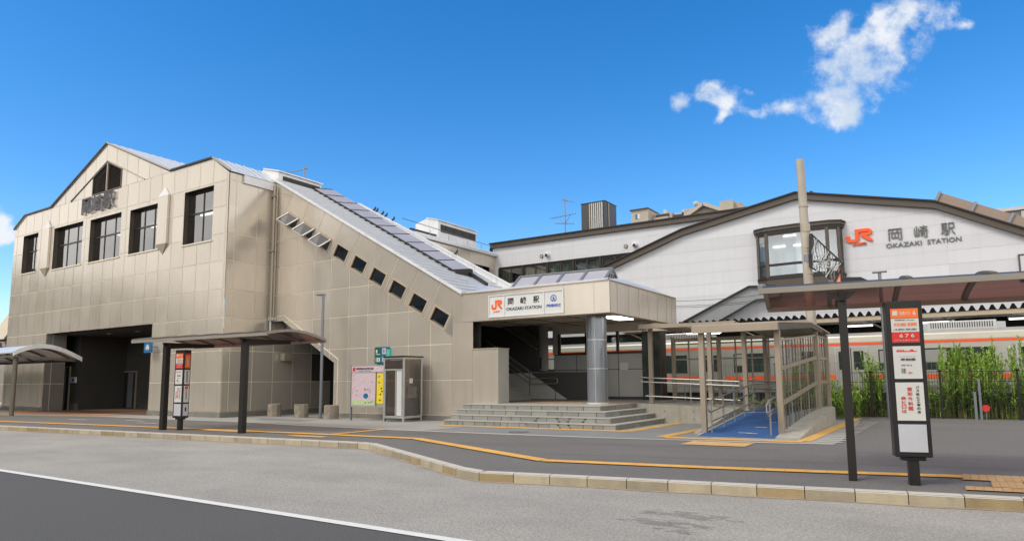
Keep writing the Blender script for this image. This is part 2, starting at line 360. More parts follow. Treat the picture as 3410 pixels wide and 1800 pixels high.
# 2-D polygon tools for cladding
def clip(poly, a, b, c):        # keep a*x+b*y<=c
    out = []
    for i in range(len(poly)):
        p, q = poly[i], poly[(i+1) % len(poly)]; dp, dq = a*p[0]+b*p[1]-c, a*q[0]+b*q[1]-c
        if dp <= 0: out.append(p)
        if dp*dq < 0:
            t = dp/(dp-dq); out.append((p[0]+(q[0]-p[0])*t, p[1]+(q[1]-p[1])*t))
    return out
def area(p): return abs(sum(p[i][0]*p[(i+1) % len(p)][1]-p[(i+1) % len(p)][0]*p[i][1] for i in range(len(p))))/2
def ccw(p):
    a = sum(p[i][0]*p[(i+1) % len(p)][1]-p[(i+1) % len(p)][0]*p[i][1] for i in range(len(p)))
    return list(p) if a > 0 else list(reversed(p))
def edges(poly):
    poly = ccw(poly)
    for i in range(len(poly)):
        p, q = poly[i], poly[(i+1) % len(poly)]; a, b = q[1]-p[1], -(q[0]-p[0]); L = math.hypot(a, b)
        if L > 1e-9: yield a/L, b/L, (a*p[0]+b*p[1])/L
def intersect(poly, conv):
    for a, b, c in edges(conv):
        if len(poly) < 3: return []
        poly = clip(poly, a, b, c)
    return poly if len(poly) >= 3 and area(poly) > 1e-5 else []
def subtract(polys, hole):
    res = []
    for p in polys:
        if not intersect(p, hole): res.append(p); continue
        cur = p
        for a, b, c in edges(hole):
            o = clip(cur, -a, -b, -c)
            if len(o) >= 3 and area(o) > 1e-5: res.append(o)
            cur = clip(cur, a, b, c)
            if len(cur) < 3: break
    return res
def cladding(mb, regions, cols, rows, holes, fn, pm='panel', jm='joint', gap=.03, tilt=.0035, rot=None):
    """fn(u,v,d)->xyz with d outward. panels stand proud of a joint-coloured sheet"""
    for r in regions:
        ps = [ccw(r)]
        for h in holes: ps = subtract(ps, h)
        for p in ps: mb.poly([fn(u, v, 0) for u, v in p], jm)
    g = gap/2
    for i in range(len(cols)-1):
        for j in range(len(rows)-1):
            c = [(cols[i]+g, rows[j]+g), (cols[i+1]-g, rows[j]+g), (cols[i+1]-g, rows[j+1]-g), (cols[i]+g, rows[j+1]-g)]
            if rot: c = [rot(*q) for q in c]
            tu, tv, tn = random.uniform(-tilt, tilt), random.uniform(-tilt, tilt), random.random()
            uc = sum(q[0] for q in c)/4; vc = sum(q[1] for q in c)/4
            for r in regions:
                p = intersect(c, r)
                if not p: continue
                ps = [p]
                for h in holes: ps = subtract(ps, h)
                for p in ps: mb.poly([fn(u, v, .010+tu*(u-uc)+tv*(v-vc)) for u, v in p], pm, tn)
def R4(x0, x1, z0, z1): return [(x0, z0), (x1, z0), (x1, z1), (x0, z1)]
def text(name, s, rect, org, u, v, n, mt, parent, ext=.01, bold=0.):
    """s fitted to rect=(x0,x1,y0,y1) in the plane org+x*u+y*v, standing off along n"""
    cu = bpy.data.curves.new('t', 'FONT'); cu.body = s; cu.extrude = .5; cu.offset = bold; cu.resolution_u = 3
    to = bpy.data.objects.new('t', cu); COL.objects.link(to)
    dg = bpy.context.evaluated_depsgraph_get(); me = bpy.data.meshes.new_from_object(to.evaluated_get(dg))
    bpy.data.objects.remove(to)
    vs = [vv.co.copy() for vv in me.vertices]
    if not vs: return None
    x0, x1 = min(a.x for a in vs), max(a.x for a in vs); y0, y1 = min(a.y for a in vs), max(a.y for a in vs)
    org, u, v, n = Vector(org), Vector(u), Vector(v), Vector(n)
    off = Vector((0,0,0)); q = parent
    while q is not None: off += q.location; q = q.parent
    for vv in me.vertices:
        c = vv.co; a = rect[0]+(c.x-x0)/(x1-x0)*(rect[1]-rect[0]); b = rect[2]+(c.y-y0)/(y1-y0)*(rect[3]-rect[2])
        vv.co = org+u*a+v*b+n*((c.z+.5)*ext)-off
    me.materials.clear(); me.materials.append(MAT[mt])
    o = bpy.data.objects.new(name, me); COL.objects.link(o); o.parent = parent
    return o
def arc(cx, cy, r, a0, a1, n=8): return [(cx+r*math.cos(math.radians(a0+(a1-a0)*i/n)), cy+r*math.sin(math.radians(a0+(a1-a0)*i/n))) for i in range(n+1)]
def stroke(path, w):            # offset a 2-D centre line into quads
    out = []
    L = []; Rr = []
    for i, p in enumerate(path):
        a = path[max(i-1, 0)]; b = path[min(i+1, len(path)-1)]; dx, dy = b[0]-a[0], b[1]-a[1]; l = math.hypot(dx, dy) or 1
        L.append((p[0]-dy/l*w/2, p[1]+dx/l*w/2)); Rr.append((p[0]+dy/l*w/2, p[1]-dx/l*w/2))
    for i in range(len(path)-1): out.append([L[i], L[i+1], Rr[i+1], Rr[i]])
    return out
def rail_logo(mb, x0, x1, y0, y1, org, u, v, n, ext, mt):
    """the railway's interlocked two-letter mark, drawn in a 1 x .62 box"""
    q = []; t = .15; top = .62
    J = [(.075, .32), (.075, .19)]+[(.075+.12+.12*math.cos(math.radians(a)), .19-.115+.0+.12*math.sin(math.radians(a))+.0) for a in ()]
    J = [(.075, .33), (.075, .17)]+arc(.17, .17, .095, 180, 270, 5)+[(.33, .075)]+arc(.33, .17, .095, 270, 360, 5)+[(.425, .545)]
    q += stroke(J, t)
    q.append([(.35, .47), (.35, .62), (.82, .62), (.82, .47)])
    Rp = [(.80, .545)]+arc(.85, .46, .085, 90, -90, 7)+[(.62, .375)]
    q += stroke([(.79, .545)]+arc(.84, .455, .09, 90, -90, 8)+[(.60, .365)], t*.97)
    q.append([(.56, .43), (.56, .29), (.90, .0), (1.0, .0), (1.0, .1), (.78, .29)][::1])
    org, u, v, n = Vector(org), Vector(u), Vector(v), Vector(n)
    for k, pl in enumerate(q):
        pts = [org+u*(x0+a*(x1-x0))+v*(y0+b/.62*(y1-y0))+n*(k*.00005) for a, b in pl]
        mb.prism(pts, n*ext, mt)
X3, Y3, Z3 = (1,0,0), (0,1,0), (0,0,1)
FN = (0,-1,0)

# ================================================================== SETTING
def sheet(name, pts, z, mt, kind='structure', label=None, cat=None):
    mb = MB(); mb.poly([(p[0], p[1], z) for p in pts], mt); o = mb.build(name); tag(o, label, cat, None, kind); return o
gm = MB(); gm.poly([(-600, -600, -.03), (600, -600, -.03), (600, 900, -.03), (-600, 900, -.03)], 'gravel'); tag(gm.build('ground'), kind='structure')
sheet('asphalt_road', [(-90, -60), (60, -60), (60, 5.5), (-4.46, 5.58), (-90, 6.3)], 0.0, 'asphalt_dark')
KERB = [(-70, 7.8), (-40, 9.8), (-29.1, 10.65), (-12.34, 11.9), (-11.9, 11.85), (-7.25, 9.25), (-6.6, 9.02), (.56, 10.24), (40, 16.9)]
bay = [(-70, 6.1), (-4.46, 5.58), (60, 5.5), (60, 20.2)]+[(x, y) for x, y in reversed(KERB)]
sheet('bus_bay_surface', [(-70, 6.13), (-4.46, 5.58), (40, 5.5)]+[(x, y+.05) for x, y in reversed(KERB)], 0.004, 'bay_surface')
sheet('white_road_line', [(-70, 6.05), (-4.4, 5.52), (40, 5.35), (40, 5.49), (-4.4, 5.66), (-70, 6.19)], 0.009, 'white_line')
bay_stain(MAT['bay_surface'])
mb = MB(); gr_ = random.Random(12)
for (xa, ya), (xb, yb) in zip(KERB[:-1], KERB[1:]):
    n = max(1, int(math.hypot(xb-xa, yb-ya)/.5))
    for i in range(n):
        x0_, y0_, x1_, y1_ = xa+(xb-xa)*i/n, ya+(yb-ya)*i/n, xa+(xb-xa)*(i+1)/n, ya+(yb-ya)*(i+1)/n
        if i == 0: wa = .07
        wb = gr_.uniform(.02, .13) if i < n-1 else .07
        mb.poly([(x0_, y0_-wa, .0085), (x1_, y1_-wb, .0085), (x1_, y1_+.04, .0085), (x0_, y0_+.04, .0085)], 'gutter_dirt'); wa = wb
tag(mb.build('gutter_dirt'), kind='structure')
# raised walk
walk = [(x, y+.18) for x, y in KERB]+[(40, 30), (-70, 30)]
mb = MB(); mb.prism([(x, y, .02) for x, y in walk], (0, 0, .13), 'asphalt_walk'); tag(mb.build('sidewalk'), kind='structure')
# kerb blocks
mb = MB(); kr = random.Random(11)
path = [np.array(p) for p in KERB]
acc = []
for a, b in zip(path[:-1], path[1:]):
    L = np.linalg.norm(b-a); n = max(1, round(L/.62)); 
    for i in range(n): acc.append((a+(b-a)*i/n, a+(b-a)*(i+1)/n, (b-a)/L))
warm = 0
for i, (a, b, d) in enumerate(acc):
    nrm = np.array([-d[1], d[0]]); g = .006; a2, b2 = a+d*g, b-d*g
    tn = kr.random(); mt = 'kerb_warm' if kr.random() < .36 else 'kerb_stone'
    c = .018
    # front with a small chamfer, then top
    P = [(*a2, -.02), (*b2, -.02), (*b2, .15-c), (*a2, .15-c)]; mb.poly(P, mt, tn)
    P = [(*a2, .15-c), (*b2, .15-c), (*(b2+nrm*c), .152), (*(a2+nrm*c), .152)]; mb.poly(P, 'kerb_top', tn)
    P = [(*(a2+nrm*c), .152), (*(b2+nrm*c), .152), (*(b2+nrm*.17), .152), (*(a2+nrm*.17), .152)]; mb.poly(P, 'kerb_top', tn)
    mb.poly([(*(a+nrm*.008), -.02), (*(b+nrm*.008), -.02), (*(b+nrm*.008), .145), (*(a+nrm*.008), .145)], 'kerb_joint')
    mb.poly([(*(a+nrm*.008), .145), (*(b+nrm*.008), .145), (*(b+nrm*.2), .145), (*(a+nrm*.2), .145)], 'kerb_joint')
tag(mb.build('kerb'), kind='structure')
# paving in front of the station, edged with a pale strip
EDGE = [(-60, 14.2), (-42.9, 14.2), (-38.5, 14.6), (-32.95, 15.9), (-27.45, 15.9), (-22.27, 16.05), (-19.04, 15.68), (-14.41, 15.55), (-10.37, 15.62), (-7.74, 15.8), (-5.23, 16.15), (-3.3, 16.35), (-2.4, 16.6)]
sheet('paving', EDGE+[(-2.4, 18), (-2.9, 26), (-60, 26)], .154, 'paver')
mb = MB()
for i in range(len(EDGE)-1):
    (x0, y0), (x1, y1) = EDGE[i], EDGE[i+1]; mb.poly([(x0, y0-.13, .1585), (x1, y1-.13, .1585), (x1, y1+.02, .1585), (x0, y0+.02, .1585)], 'kerb_top')
tag(mb.build('paving_edge'), kind='structure')
sheet('dark_paving', [(-13.5, 15.75), (-5.2, 16.2), (-5.9, 22.4), (-7.7, 22.4), (-8.0, 18.1), (-13.5, 17.6)], .158, 'paver_dark')
sheet('dark_paving', [(-23.5, 17.2), (-20.9, 17.1), (-20.9, 18.0), (-24.5, 18.2)], .1582, 'paver_dark')
sheet('dark_paving', [(-42.5, 14.8), (-33.5, 16.2), (-33.5, 17.3), (-44, 17.3)], .1582, 'tactile_old')
# tactile paving bands of 30 cm tiles
def band(mb, p, q, wd=.3, mt='tactile', z=.163):
    p, q = np.array(p[:2]), np.array(q[:2]); L = np.linalg.norm(q-p); d = (q-p)/L; n = np.array([-d[1], d[0]])*wd/2
    k = max(1, round(L/.3))
    for i in range(k):
        a, b = p+d*(L*i/k+.006), p+d*(L*(i+1)/k-.006)
        mb.poly([(*(a-n), z), (*(b-n), z), (*(b+n), z), (*(a+n), z)], mt, random.random())
    if L > .4 and wd < .4:
        for s in (-.375, -.125, .125, .375):
            o = n*2*s
            mb.prism([(*(p+o-n*.09), z), (*(q+o-n*.09), z), (*(q+o+n*.09), z), (*(p+o+n*.09), z)], (0, 0, .004), mt)
TP = [(-60, 9.9), (-32.6, 11.92), (-22.4, 12.8), (-19.4, 13.0), (-16.1, 13.2), (-11.78, 13.38), (-6.45, 10.83), (-3.62, 11.25), (-1.81, 11.62), (-.05, 12.02), (30, 18.0)]
mb = MB()
for a, b in zip(TP[:-1], TP[1:]): band(mb, a, b, .3)
band(mb, (-14.85, 13.3), (-14.9, 15.4)); 
band(mb, (-15.6, 12.55), (-14.3, 12.6), .3, 'tactile_pale', .161)
band(mb, (-19.9, 12.75), (-18.3, 12.8), .3, 'tactile_pale', .161)
tag(mb.build('tactile_paving'), kind='structure')
mb = MB(); band(mb, (-14.6, 17.75), (-8.0, 18.02), .3); band(mb, (-7.95, 17.9), (-7.9, 22.2), .3)
band(mb, (-6.45, 16.6), (-6.4, 20.0)); band(mb, (-6.3, 16.55), (-3.1, 16.75)); band(mb, (-3.1, 16.9), (-3.15, 27.4))
for i in range(3): band(mb, (-5.35, 15.1+.3*i), (-3.95, 15.16+.3*i), .3, 'tactile_pale')
tag(mb.build('tactile_paving'), kind='structure')
mb = MB()
for xa, xb, ya, yb in ((-.05, .95, 11.62, 12.27), (.28, .64, 10.98, 11.60), (-.02, 3.0, 10.60, 10.95)):
    nx_, ny_ = round((xb-xa)/.1), round((yb-ya)/.1)
    for a_ in range(nx_):
        for b_ in range(ny_):
            x_, y_ = xa+a_*(xb-xa)/nx_, ya+b_*(yb-ya)/ny_; dy_ = (x_+.05)*.17; g_ = .009
            mb.poly([(x_+g_, y_+g_+dy_, .168), (x_+.1-g_, y_+g_+dy_, .168), (x_+.1-g_, y_+.1-g_+dy_, .168), (x_+g_, y_+.1-g_+dy_, .168)], 'tactile_pale', random.random())
    mb.poly([(xa, ya+(xa+.05)*.17, .165), (xb, ya+(xb+.05)*.17, .165), (xb, yb+(xb+.05)*.17, .165), (xa, yb+(xa+.05)*.17, .165)], 'tactile_old')
tag(mb.build('tactile_paving'), kind='structure')
mb = MB()
for i in range(16):
    y = 16.9+i*.55; mb.poly([(-2.78, y, .162), (-2.3, y+.05, .162), (-2.3, y+.23, .162), (-2.78, y+.18, .162)], 'kerb_top')
mb.poly([(-3.7, 16.3, .162), (-2.7, 16.45, .162), (-2.7, 16.57, .162), (-3.7, 16.42, .162)], 'poster_grey')
for (x, y) in ((-31.5, 13.9), (-28.2, 14.5), (-26.0, 13.8)): mb.poly([(x, y, .162), (x+1.3, y+.05, .162), (x+1.3, y+.2, .162), (x, y+.15, .162)], 'kerb_top')
tag(mb.build('walkway_markings'), kind='structure')
mb = MB()
for i in range(3, len(TP)-1):
    for sgn in (-1, 1):
        (xa, ya), (xb, yb) = TP[i], TP[i+1]; l = math.hypot(xb-xa, yb-ya); nx, ny = -(yb-ya)/l*.185*sgn, (xb-xa)/l*.185*sgn; mx_, my_ = nx*.82, ny*.82
        mb.poly([(xa+nx, ya+ny, .1535), (xb+nx, yb+ny, .1535), (xb+mx_, yb+my_, .1535), (xa+mx_, ya+my_, .1535)], 'seam')
for x0_, y0_, x1_, y1_ in ((-9, 13.9, 9, 16.6), (-1.5, 14.6, 14, 17), (-11, 12.4, -6.5, 14.2), (0, 19.5, 12, 21.2), (-2, 22.5, 12, 23.2), (-7, 11.9, 6, 14.4), (-26, 14.2, -12, 14.6)):
    mb.poly([(x0_, y0_, .1537), (x1_, y1_, .1537), (x1_, y1_+.018, .1537), (x0_, y0_+.018, .1537)], 'seam')
tag(mb.build('asphalt_seams'), kind='structure')
mh = MB(); mh.poly([(-10.6+.3*math.cos(t*.2618), 16.4+.3*math.sin(t*.2618), .1612) for t in range(24)], 'seam'); mh.poly([(-10.6+.27*math.cos(t*.2618), 16.4+.27*math.sin(t*.2618), .1618) for t in range(24)], 'grey_steel')
tag(mh.build('manhole_cover'), 'round iron manhole cover in the grey paving before the stone steps', 'manhole cover')
# unseen hill ring and office block, added behind the camera to darken cladding reflections
mb = MB(); hr = random.Random(5); ring = []
for i in range(61):
    a = math.radians(176+i*206/60); r = 85; h = 13+2.2*math.sin(i*.7)+1.6*math.sin(i*1.9)+hr.uniform(-1.2, 1.2)
    ring.append(((r*math.cos(a), r*math.sin(a), -.5), (r*1.12*math.cos(a), r*1.12*math.sin(a), h), (r*1.6*math.cos(a), r*1.6*math.sin(a), -.5)))
for a, b in zip(ring[:-1], ring[1:]): mb.poly([a[0], b[0], b[1], a[1]], 'hill_green'); mb.poly([a[1], b[1], b[2], a[2]], 'hill_green')
tag(mb.build('unseen_hills'), kind='structure')

OB = thing('unseen_office_block', (-72, -38, 0), 'unseen tan office block behind the camera, added to darken the stair wing reflections', 'building')
mb = MB(); mb.box(-93, -53, -46, -32, -.1, 25, 'town_wall'); mb.box(-93.3, -52.7, -46.3, -31.7, 25, 25.6, 'concrete'); mb.build('wall', OB)
for k in range(7):
    mb = MB(); mb.box(-92, -54, -32.02, -31.9, 2.0+k*3.3, 3.5+k*3.3, 'window_dark'); mb.build('window', OB)
# ================================================================== MAIN STATION BUILDING
YF, XC, YS = 17.55, -26.41, 19.9
SB = thing('station_building', (-37.2, 17.55, .15), 'beige metal-clad station building, gabled front with recessed dark windows above a wide dark portal', 'building')
ROWS = [.38, 1.65, 3.0, 4.43, 5.67, 6.92, 8.14, 9.36, 10.52, 11.75, 13.0, 14.5]
PROF = [(-47.9, .38), (-26.41, .38), (-26.45, 10.85), (-27.71, 11.68), (-31.12, 11.68), (-37.3, 14.3), (-43.21, 11.68), (-46.62, 11.66), (-47.9, 11.05)]
regs = [[(-47.9, .38), (-26.41, .38), (-26.44, 8.14), (-47.9, 8.14)], [(-47.9, 8.14), (-26.44, 8.14), (-26.45, 10.85), (-27.71, 11.68), (-46.62, 11.68), (-47.9, 11.05)], [(-43.21, 11.68), (-31.12, 11.68), (-37.3, 14.3)]]
WINS = [(-46.65, -44.72, 8.15, 10.45, 2), (-42.75, -39.42, 8.05, 10.42, 3), (-38.62, -35.45, 8.03, 10.35, 3), (-34.6, -31.85, 8.03, 10.3, 3), (-29.83, -27.55, 7.94, 10.45, 2)]
PORTAL = (-42.83, -32.0, 0, 4.43)
LOUV = [(-38.6, 11.7), (-35.68, 11.7), (-35.68, 12.66), (-37.15, 13.3), (-38.6, 12.68)]
holes = [R4(a, b, c, d) for a, b, c, d, n in WINS]+[R4(*PORTAL), LOUV]
mb = MB()
f = lambda u, v, d: (u, YF-d, v)
cladding(mb, regs[:2], [-47.9-.02]+[-26.56-1.0455*k for k in range(20, -1, -1)]+[-26.4], ROWS[:-2], holes, f)
cladding(mb, [regs[2]], [-43.8+1.08*k for k in range(13)], [11.68, 14.5], [LOUV], f)
f2 = lambda u, v, d: (XC+d, u, v)
cladding(mb, [[(YF, .38), (27, .38), (27, 4.4), (YF, 4.4)], [(YF, 4.4), (YS, 4.4), (YS, 10.85), (YF, 10.85)]], [YF, 17.89, 19.01, 20.1, 21.2, 22.3, 23.5, 24.7, 25.9, 27], ROWS[:8]+[9.36, 10.52, 10.85], [], f2)
# plinth
mb.box(-47.9, -42.85, YF-.06, YF+.2, .14, .38, 'plinth'); mb.box(-32.0, -26.35, YF-.06, YF+.2, .14, .38, 'plinth'); mb.box(-26.41, -26.35, YF+.2, 27, .14, .38, 'plinth')
# window reveals, shade under the head put into its dark colour
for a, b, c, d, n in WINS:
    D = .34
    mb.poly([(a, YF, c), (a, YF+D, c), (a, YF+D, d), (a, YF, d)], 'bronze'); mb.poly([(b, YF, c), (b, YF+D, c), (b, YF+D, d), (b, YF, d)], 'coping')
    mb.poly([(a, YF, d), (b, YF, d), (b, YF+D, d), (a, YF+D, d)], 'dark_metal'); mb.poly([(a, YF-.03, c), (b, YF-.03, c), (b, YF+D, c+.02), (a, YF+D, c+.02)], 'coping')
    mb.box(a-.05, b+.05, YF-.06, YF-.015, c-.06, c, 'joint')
# gable trim line below the louver
for p, q in (((-41.0, 11.72), (-37.15, 13.36)), ((-37.15, 13.36), (-33.4, 11.72))): mb.bar((p[0], YF-.02, p[1]), (q[0], YF-.02, q[1]), .05, .05, 'coping' if p[0] > -40 else 'dark_metal')
wall = mb.build('wall', SB)
# rooms behind the windows
mb = MB(); mb.box(-47.7, -26.6, YF+.65, 27.5, 7.3, 7.5, 'interior_dark'); mb.box(-47.7, -26.6, YF+.65, 27.5, 10.62, 10.82, 'interior_wall'); mb.box(-47.7, -26.6, 27.4, 27.6, 7.3, 10.8, 'interior_wall')
mb.box(-26.62, -26.5, YF+.65, 27.5, 4.5, 10.8, 'interior_dark'); mb.box(-47.8, -47.65, YF+.05, 27.5, .1, 10.9, 'interior_dark')
for a, b in ((-47.7, -46.7), (-44.7, -42.8), (-39.4, -38.66), (-35.4, -34.62), (-31.8, -29.88), (-27.5, -26.5)): mb.box(a, b, YF+.56, YF+.7, 7.5, 10.6, 'interior_dark')
mb.build('interior', SB)
for x in (-42, -38.3, -33.5): 
    mb = MB(); mb.box(x, x+2.2, 20.6, 20.75, 10.48, 10.58, 'lamp_glow'); mb.build('ceiling_light', SB)
def window(parent, a, b, c, d, n, y, split=.42, fm='window_frame', pm='glass_facade', t=.07):
    mb = MB(); mb.box(a, a+t, y-.06, y, c, d, fm); mb.box(b-t, b, y-.06, y, c, d, fm); mb.box(a+t, b-t, y-.06, y, d-t, d, fm); mb.box(a+t, b-t, y-.06, y, c, c+t, fm)
    for i in range(1, n): x = a+(b-a)*i/n; mb.box(x-t*.45, x+t*.45, y-.055, y-.005, c+t, d-t, fm)
    if split: z = d-(d-c)*split; mb.box(a+t, b-t, y-.065, y-.003, z-t*.55, z+t*.55, fm)
    o = mb.build('window', parent)
    mb = MB(); mb.poly([(a+.01, y-.03, c+.01), (b-.01, y-.03, c+.01), (b-.01, y-.03, d-.01), (a+.01, y-.03, d-.01)], pm); mb.build('pane', o)
    return o
for a, b, c, d, n in WINS: window(SB, a, b, c+.03, d, n, YF+.30, .42 if n < 3 or 1 else .4)
# louvre in the gable
mb = MB(); mb.poly([(u, YF+.25, v) for u, v in LOUV], 'dark_metal')
for i in range(19):
    z = 11.75+i*.08; cut = intersect(ccw(LOUV), R4(-39, -35, z, z+.055))
    if cut: mb.prism([(u, YF+.03+(v-z)*1.2, v) for u, v in cut], (0, .03, 0), 'slat')
mb.bar((-37.15, YF, 11.7), (-37.15, YF, 13.25), .08, .08, 'coping')
for p, q in zip(LOUV, LOUV[1:]+LOUV[:1]): mb.bar((p[0], YF+.0, p[1]), (q[0], YF+.0, q[1]), .08, .07, 'bronze')
mb.build('louver', SB)
# pointed pilasters
for x in (-31.46, -43.52):
    mb = MB(); wv = .42; y = YF-.13
    P = [(x-wv, YF-.02, 10.55), (x+wv, YF-.02, 10.55), (x+wv, y, 10.55), (x-wv, y, 10.55), (x-wv, YF-.02, 8.2), (x+wv, YF-.02, 8.2), (x+wv, y, 8.2), (x-wv, y, 8.2), (x, YF-.02, 11.0), (x, YF-.02, 7.7)]
    mb.mesh(P, [(3, 2, 6, 7), (0, 3, 7, 4), (2, 1, 5, 6)], 'panel', .55); mb.mesh(P, [(3, 8, 2), (0, 8, 3), (2, 8, 1)], 'white_cap'); mb.mesh(P, [(7, 6, 9), (4, 7, 9), (6, 5, 9)], 'coping')
    mb.build('pilaster', SB)
# roof: extruded profile with overhanging thin edge
mb = MB(); top = [(-48.0, 11.0), (-46.62, 11.70), (-43.3, 11.72), (-37.3, 14.34), (-31.05, 11.72), (-27.7, 11.72), (-26.3, 10.88)]
YB = {0: 26, 1: 26, 2: 22.6, 3: 22.6, 4: 24.9, 5: 24.9}
for i in range(6):
    (x0, z0), (x1, z1) = top[i], top[i+1]
    mb.prism([(x0, YF-.05, z0), (x1, YF-.05, z1), (x1, YF-.05, z1+.05), (x0, YF-.05, z0+.05)], (0, YB[i]-YF, 0), 'roof_metal', 'roof_metal')
    mb.bar((x0, YF-.07, z0+.035), (x1, YF-.07, z1+.035), .05, .07, 'dark_metal' if i < 3 or i == 4 else 'coping')
    L = math.hypot(x1-x0, z1-z0)
    if L > 1:
        for k in range(int((YB[i]-YF)/.42)):
            y = YF+.3+k*.42; mb.bar((x0, y, z0+.055), (x1, y, z1+.055), .03, .028, 'roof_seam')
mb.prism([(-43.3, 22.4, 11.7), (-37.3, 22.4, 14.3), (-31.05, 22.4, 11.7)], (0, .15, 0), 'roof_metal')
mb.box(-30.2, -29.3, 23.4, 24.6, 11.75, 12.35, 'white_cap')
mb.box(-26.42, -26.3, 18.2, 19.95, 10.5, 10.86, 'white_cap')
rf = mb.build('roof', SB)
mb = MB(); mb.bar((-33.4, 24.5, 13.6), (-29.8, 24.6, 13.5), .05, .05, 'grey_steel')
for x in (-33.2, -31.5, -30): mb.bar((x, 24.5, 11.8), (x, 24.5, 13.6), .05, .05, 'grey_steel')
mb.build('roof_rail', rf)
# raised roof vent beside the stair head
def dormer(x1, y0, y1, zb, zt, wd, parent, open_z0, open_z1):
    mb = MB(); xr = x1-wd
    P = [(x1, zb), (x1, zt), (xr, zt+.28*wd), (xr-wd, zt), (xr-wd, zb)]
    mb.prism([(x, y0, z) for x, z in P], (0, y1-y0, 0), 'white_cap')
    mb.box(x1, x1+.03, y0+.25, y1-.12, open_z0, open_z1, 'interior_dark')
    mb.prism([(x1+.08, y0-.05, zt), (x1+.08, y0-.05, zt+.06), (xr, y0-.05, zt+.34*wd), (xr, y0-.05, zt+.28*wd)], (0, y1-y0+.1, 0), 'roof_metal')
    for k in range(int((y1-y0-.4)/.9)): mb.box(x1+.03, x1+.05, y0+.7+k*.9, y0+.74+k*.9, open_z0, open_z1, 'window_frame')
    return mb.build('roof_vent', parent)
dormer(-26.64, 20.25, 22.85, 10.7, 11.6, 1.1, SB, 11.17, 11.45)
# portal interior
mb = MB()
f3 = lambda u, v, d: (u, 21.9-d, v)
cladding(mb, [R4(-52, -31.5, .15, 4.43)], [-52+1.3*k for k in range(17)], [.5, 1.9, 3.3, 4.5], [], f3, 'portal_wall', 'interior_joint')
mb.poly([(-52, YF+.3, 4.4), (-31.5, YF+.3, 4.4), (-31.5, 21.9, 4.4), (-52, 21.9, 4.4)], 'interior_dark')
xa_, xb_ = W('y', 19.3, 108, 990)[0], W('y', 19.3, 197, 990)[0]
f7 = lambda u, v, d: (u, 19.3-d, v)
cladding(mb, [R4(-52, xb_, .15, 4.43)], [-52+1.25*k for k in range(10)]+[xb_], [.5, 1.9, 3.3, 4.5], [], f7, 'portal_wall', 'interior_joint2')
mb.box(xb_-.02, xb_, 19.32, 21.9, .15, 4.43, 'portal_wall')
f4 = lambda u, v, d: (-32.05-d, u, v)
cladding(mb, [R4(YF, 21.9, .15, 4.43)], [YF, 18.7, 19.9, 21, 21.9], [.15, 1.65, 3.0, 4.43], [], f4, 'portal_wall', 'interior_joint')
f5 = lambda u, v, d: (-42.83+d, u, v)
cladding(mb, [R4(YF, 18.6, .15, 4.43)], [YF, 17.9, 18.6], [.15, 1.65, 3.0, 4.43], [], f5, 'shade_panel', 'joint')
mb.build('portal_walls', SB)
mb = MB(); mb.poly([(-52, YF-.1, .164), (-31.5, YF-.1, .164), (-31.5, 21.9, .164), (-52, 21.9, .164)], 'portal_tile'); mb.build('portal_floor', SB)
for x in (-39.5, -36.6, -33.8):
    mb = MB(); mb.tube([(x, 19.3, 4.36), (x, 19.3, 4.4)], .13, 'silver', 12); mb.build('downlight', SB)
def pdoor(u0, v0, u1, leaf, Y=21.84):
    a = W('y', Y, u0, v0); b = W('y', Y, u1, v0); x0, x1, z1 = a[0], b[0], min(a[2], 2.9)
    mb = MB(); mb.box(x0, x1, Y, Y+.04, .17, z1, 'dark_metal'); mb.box(x0-.06, x0, Y-.04, Y+.04, .17, z1+.06, 'coping'); mb.box(x1, x1+.06, Y-.04, Y+.04, .17, z1+.06, 'coping'); mb.box(x0, x1, Y-.04, Y+.04, z1, z1+.06, 'coping')
    d = mb.build('door', SB); mb = MB(); xa = x0+(x1-x0)*leaf; mb.box(xa, xa+(x1-x0)*.3, Y-.05, Y-.01, .2, z1-.03, 'grey_steel'); mb.build('door_leaf', d)
pdoor(124, 925, 176, .55, 19.24); pdoor(303, 936, 343, .55)
def wall_sign(name, y, u0, v0, u1, v1, label, cat, mats=None):
    a = W('y', y, u0, v0); b = W('y', y, u1, v1); t = thing(name, (a[0], y, b[2]), label, cat)
    mb = MB(); mb.box(a[0], b[0], y-.05, y, b[2], a[2], 'poster_white'); mb.build('board', t, bevel=.005)
    return t, a, b
t, a, b = wall_sign('wall_notice', 19.26, 179, 948, 193, 962, 'small white sign with a blue figure beside the left door inside the dark portal', 'sign')
text('lettering', 'i', (a[0]+.2, b[0]-.2, b[2]+.06, a[2]-.06), (0, 19.205, 0), X3, Z3, FN, 'blue_ink', t, .004, .05)
t, a, b = wall_sign('wall_notice', 21.82, 272, 948, 301, 962, 'wide white sign with black pictograms left of the right door inside the portal', 'sign')
text('lettering', '出口', (a[0]+.12, b[0]-.12, b[2]+.1, a[2]-.08), (0, 21.765, 0), X3, Z3, FN, 'ink', t, .004, .02)
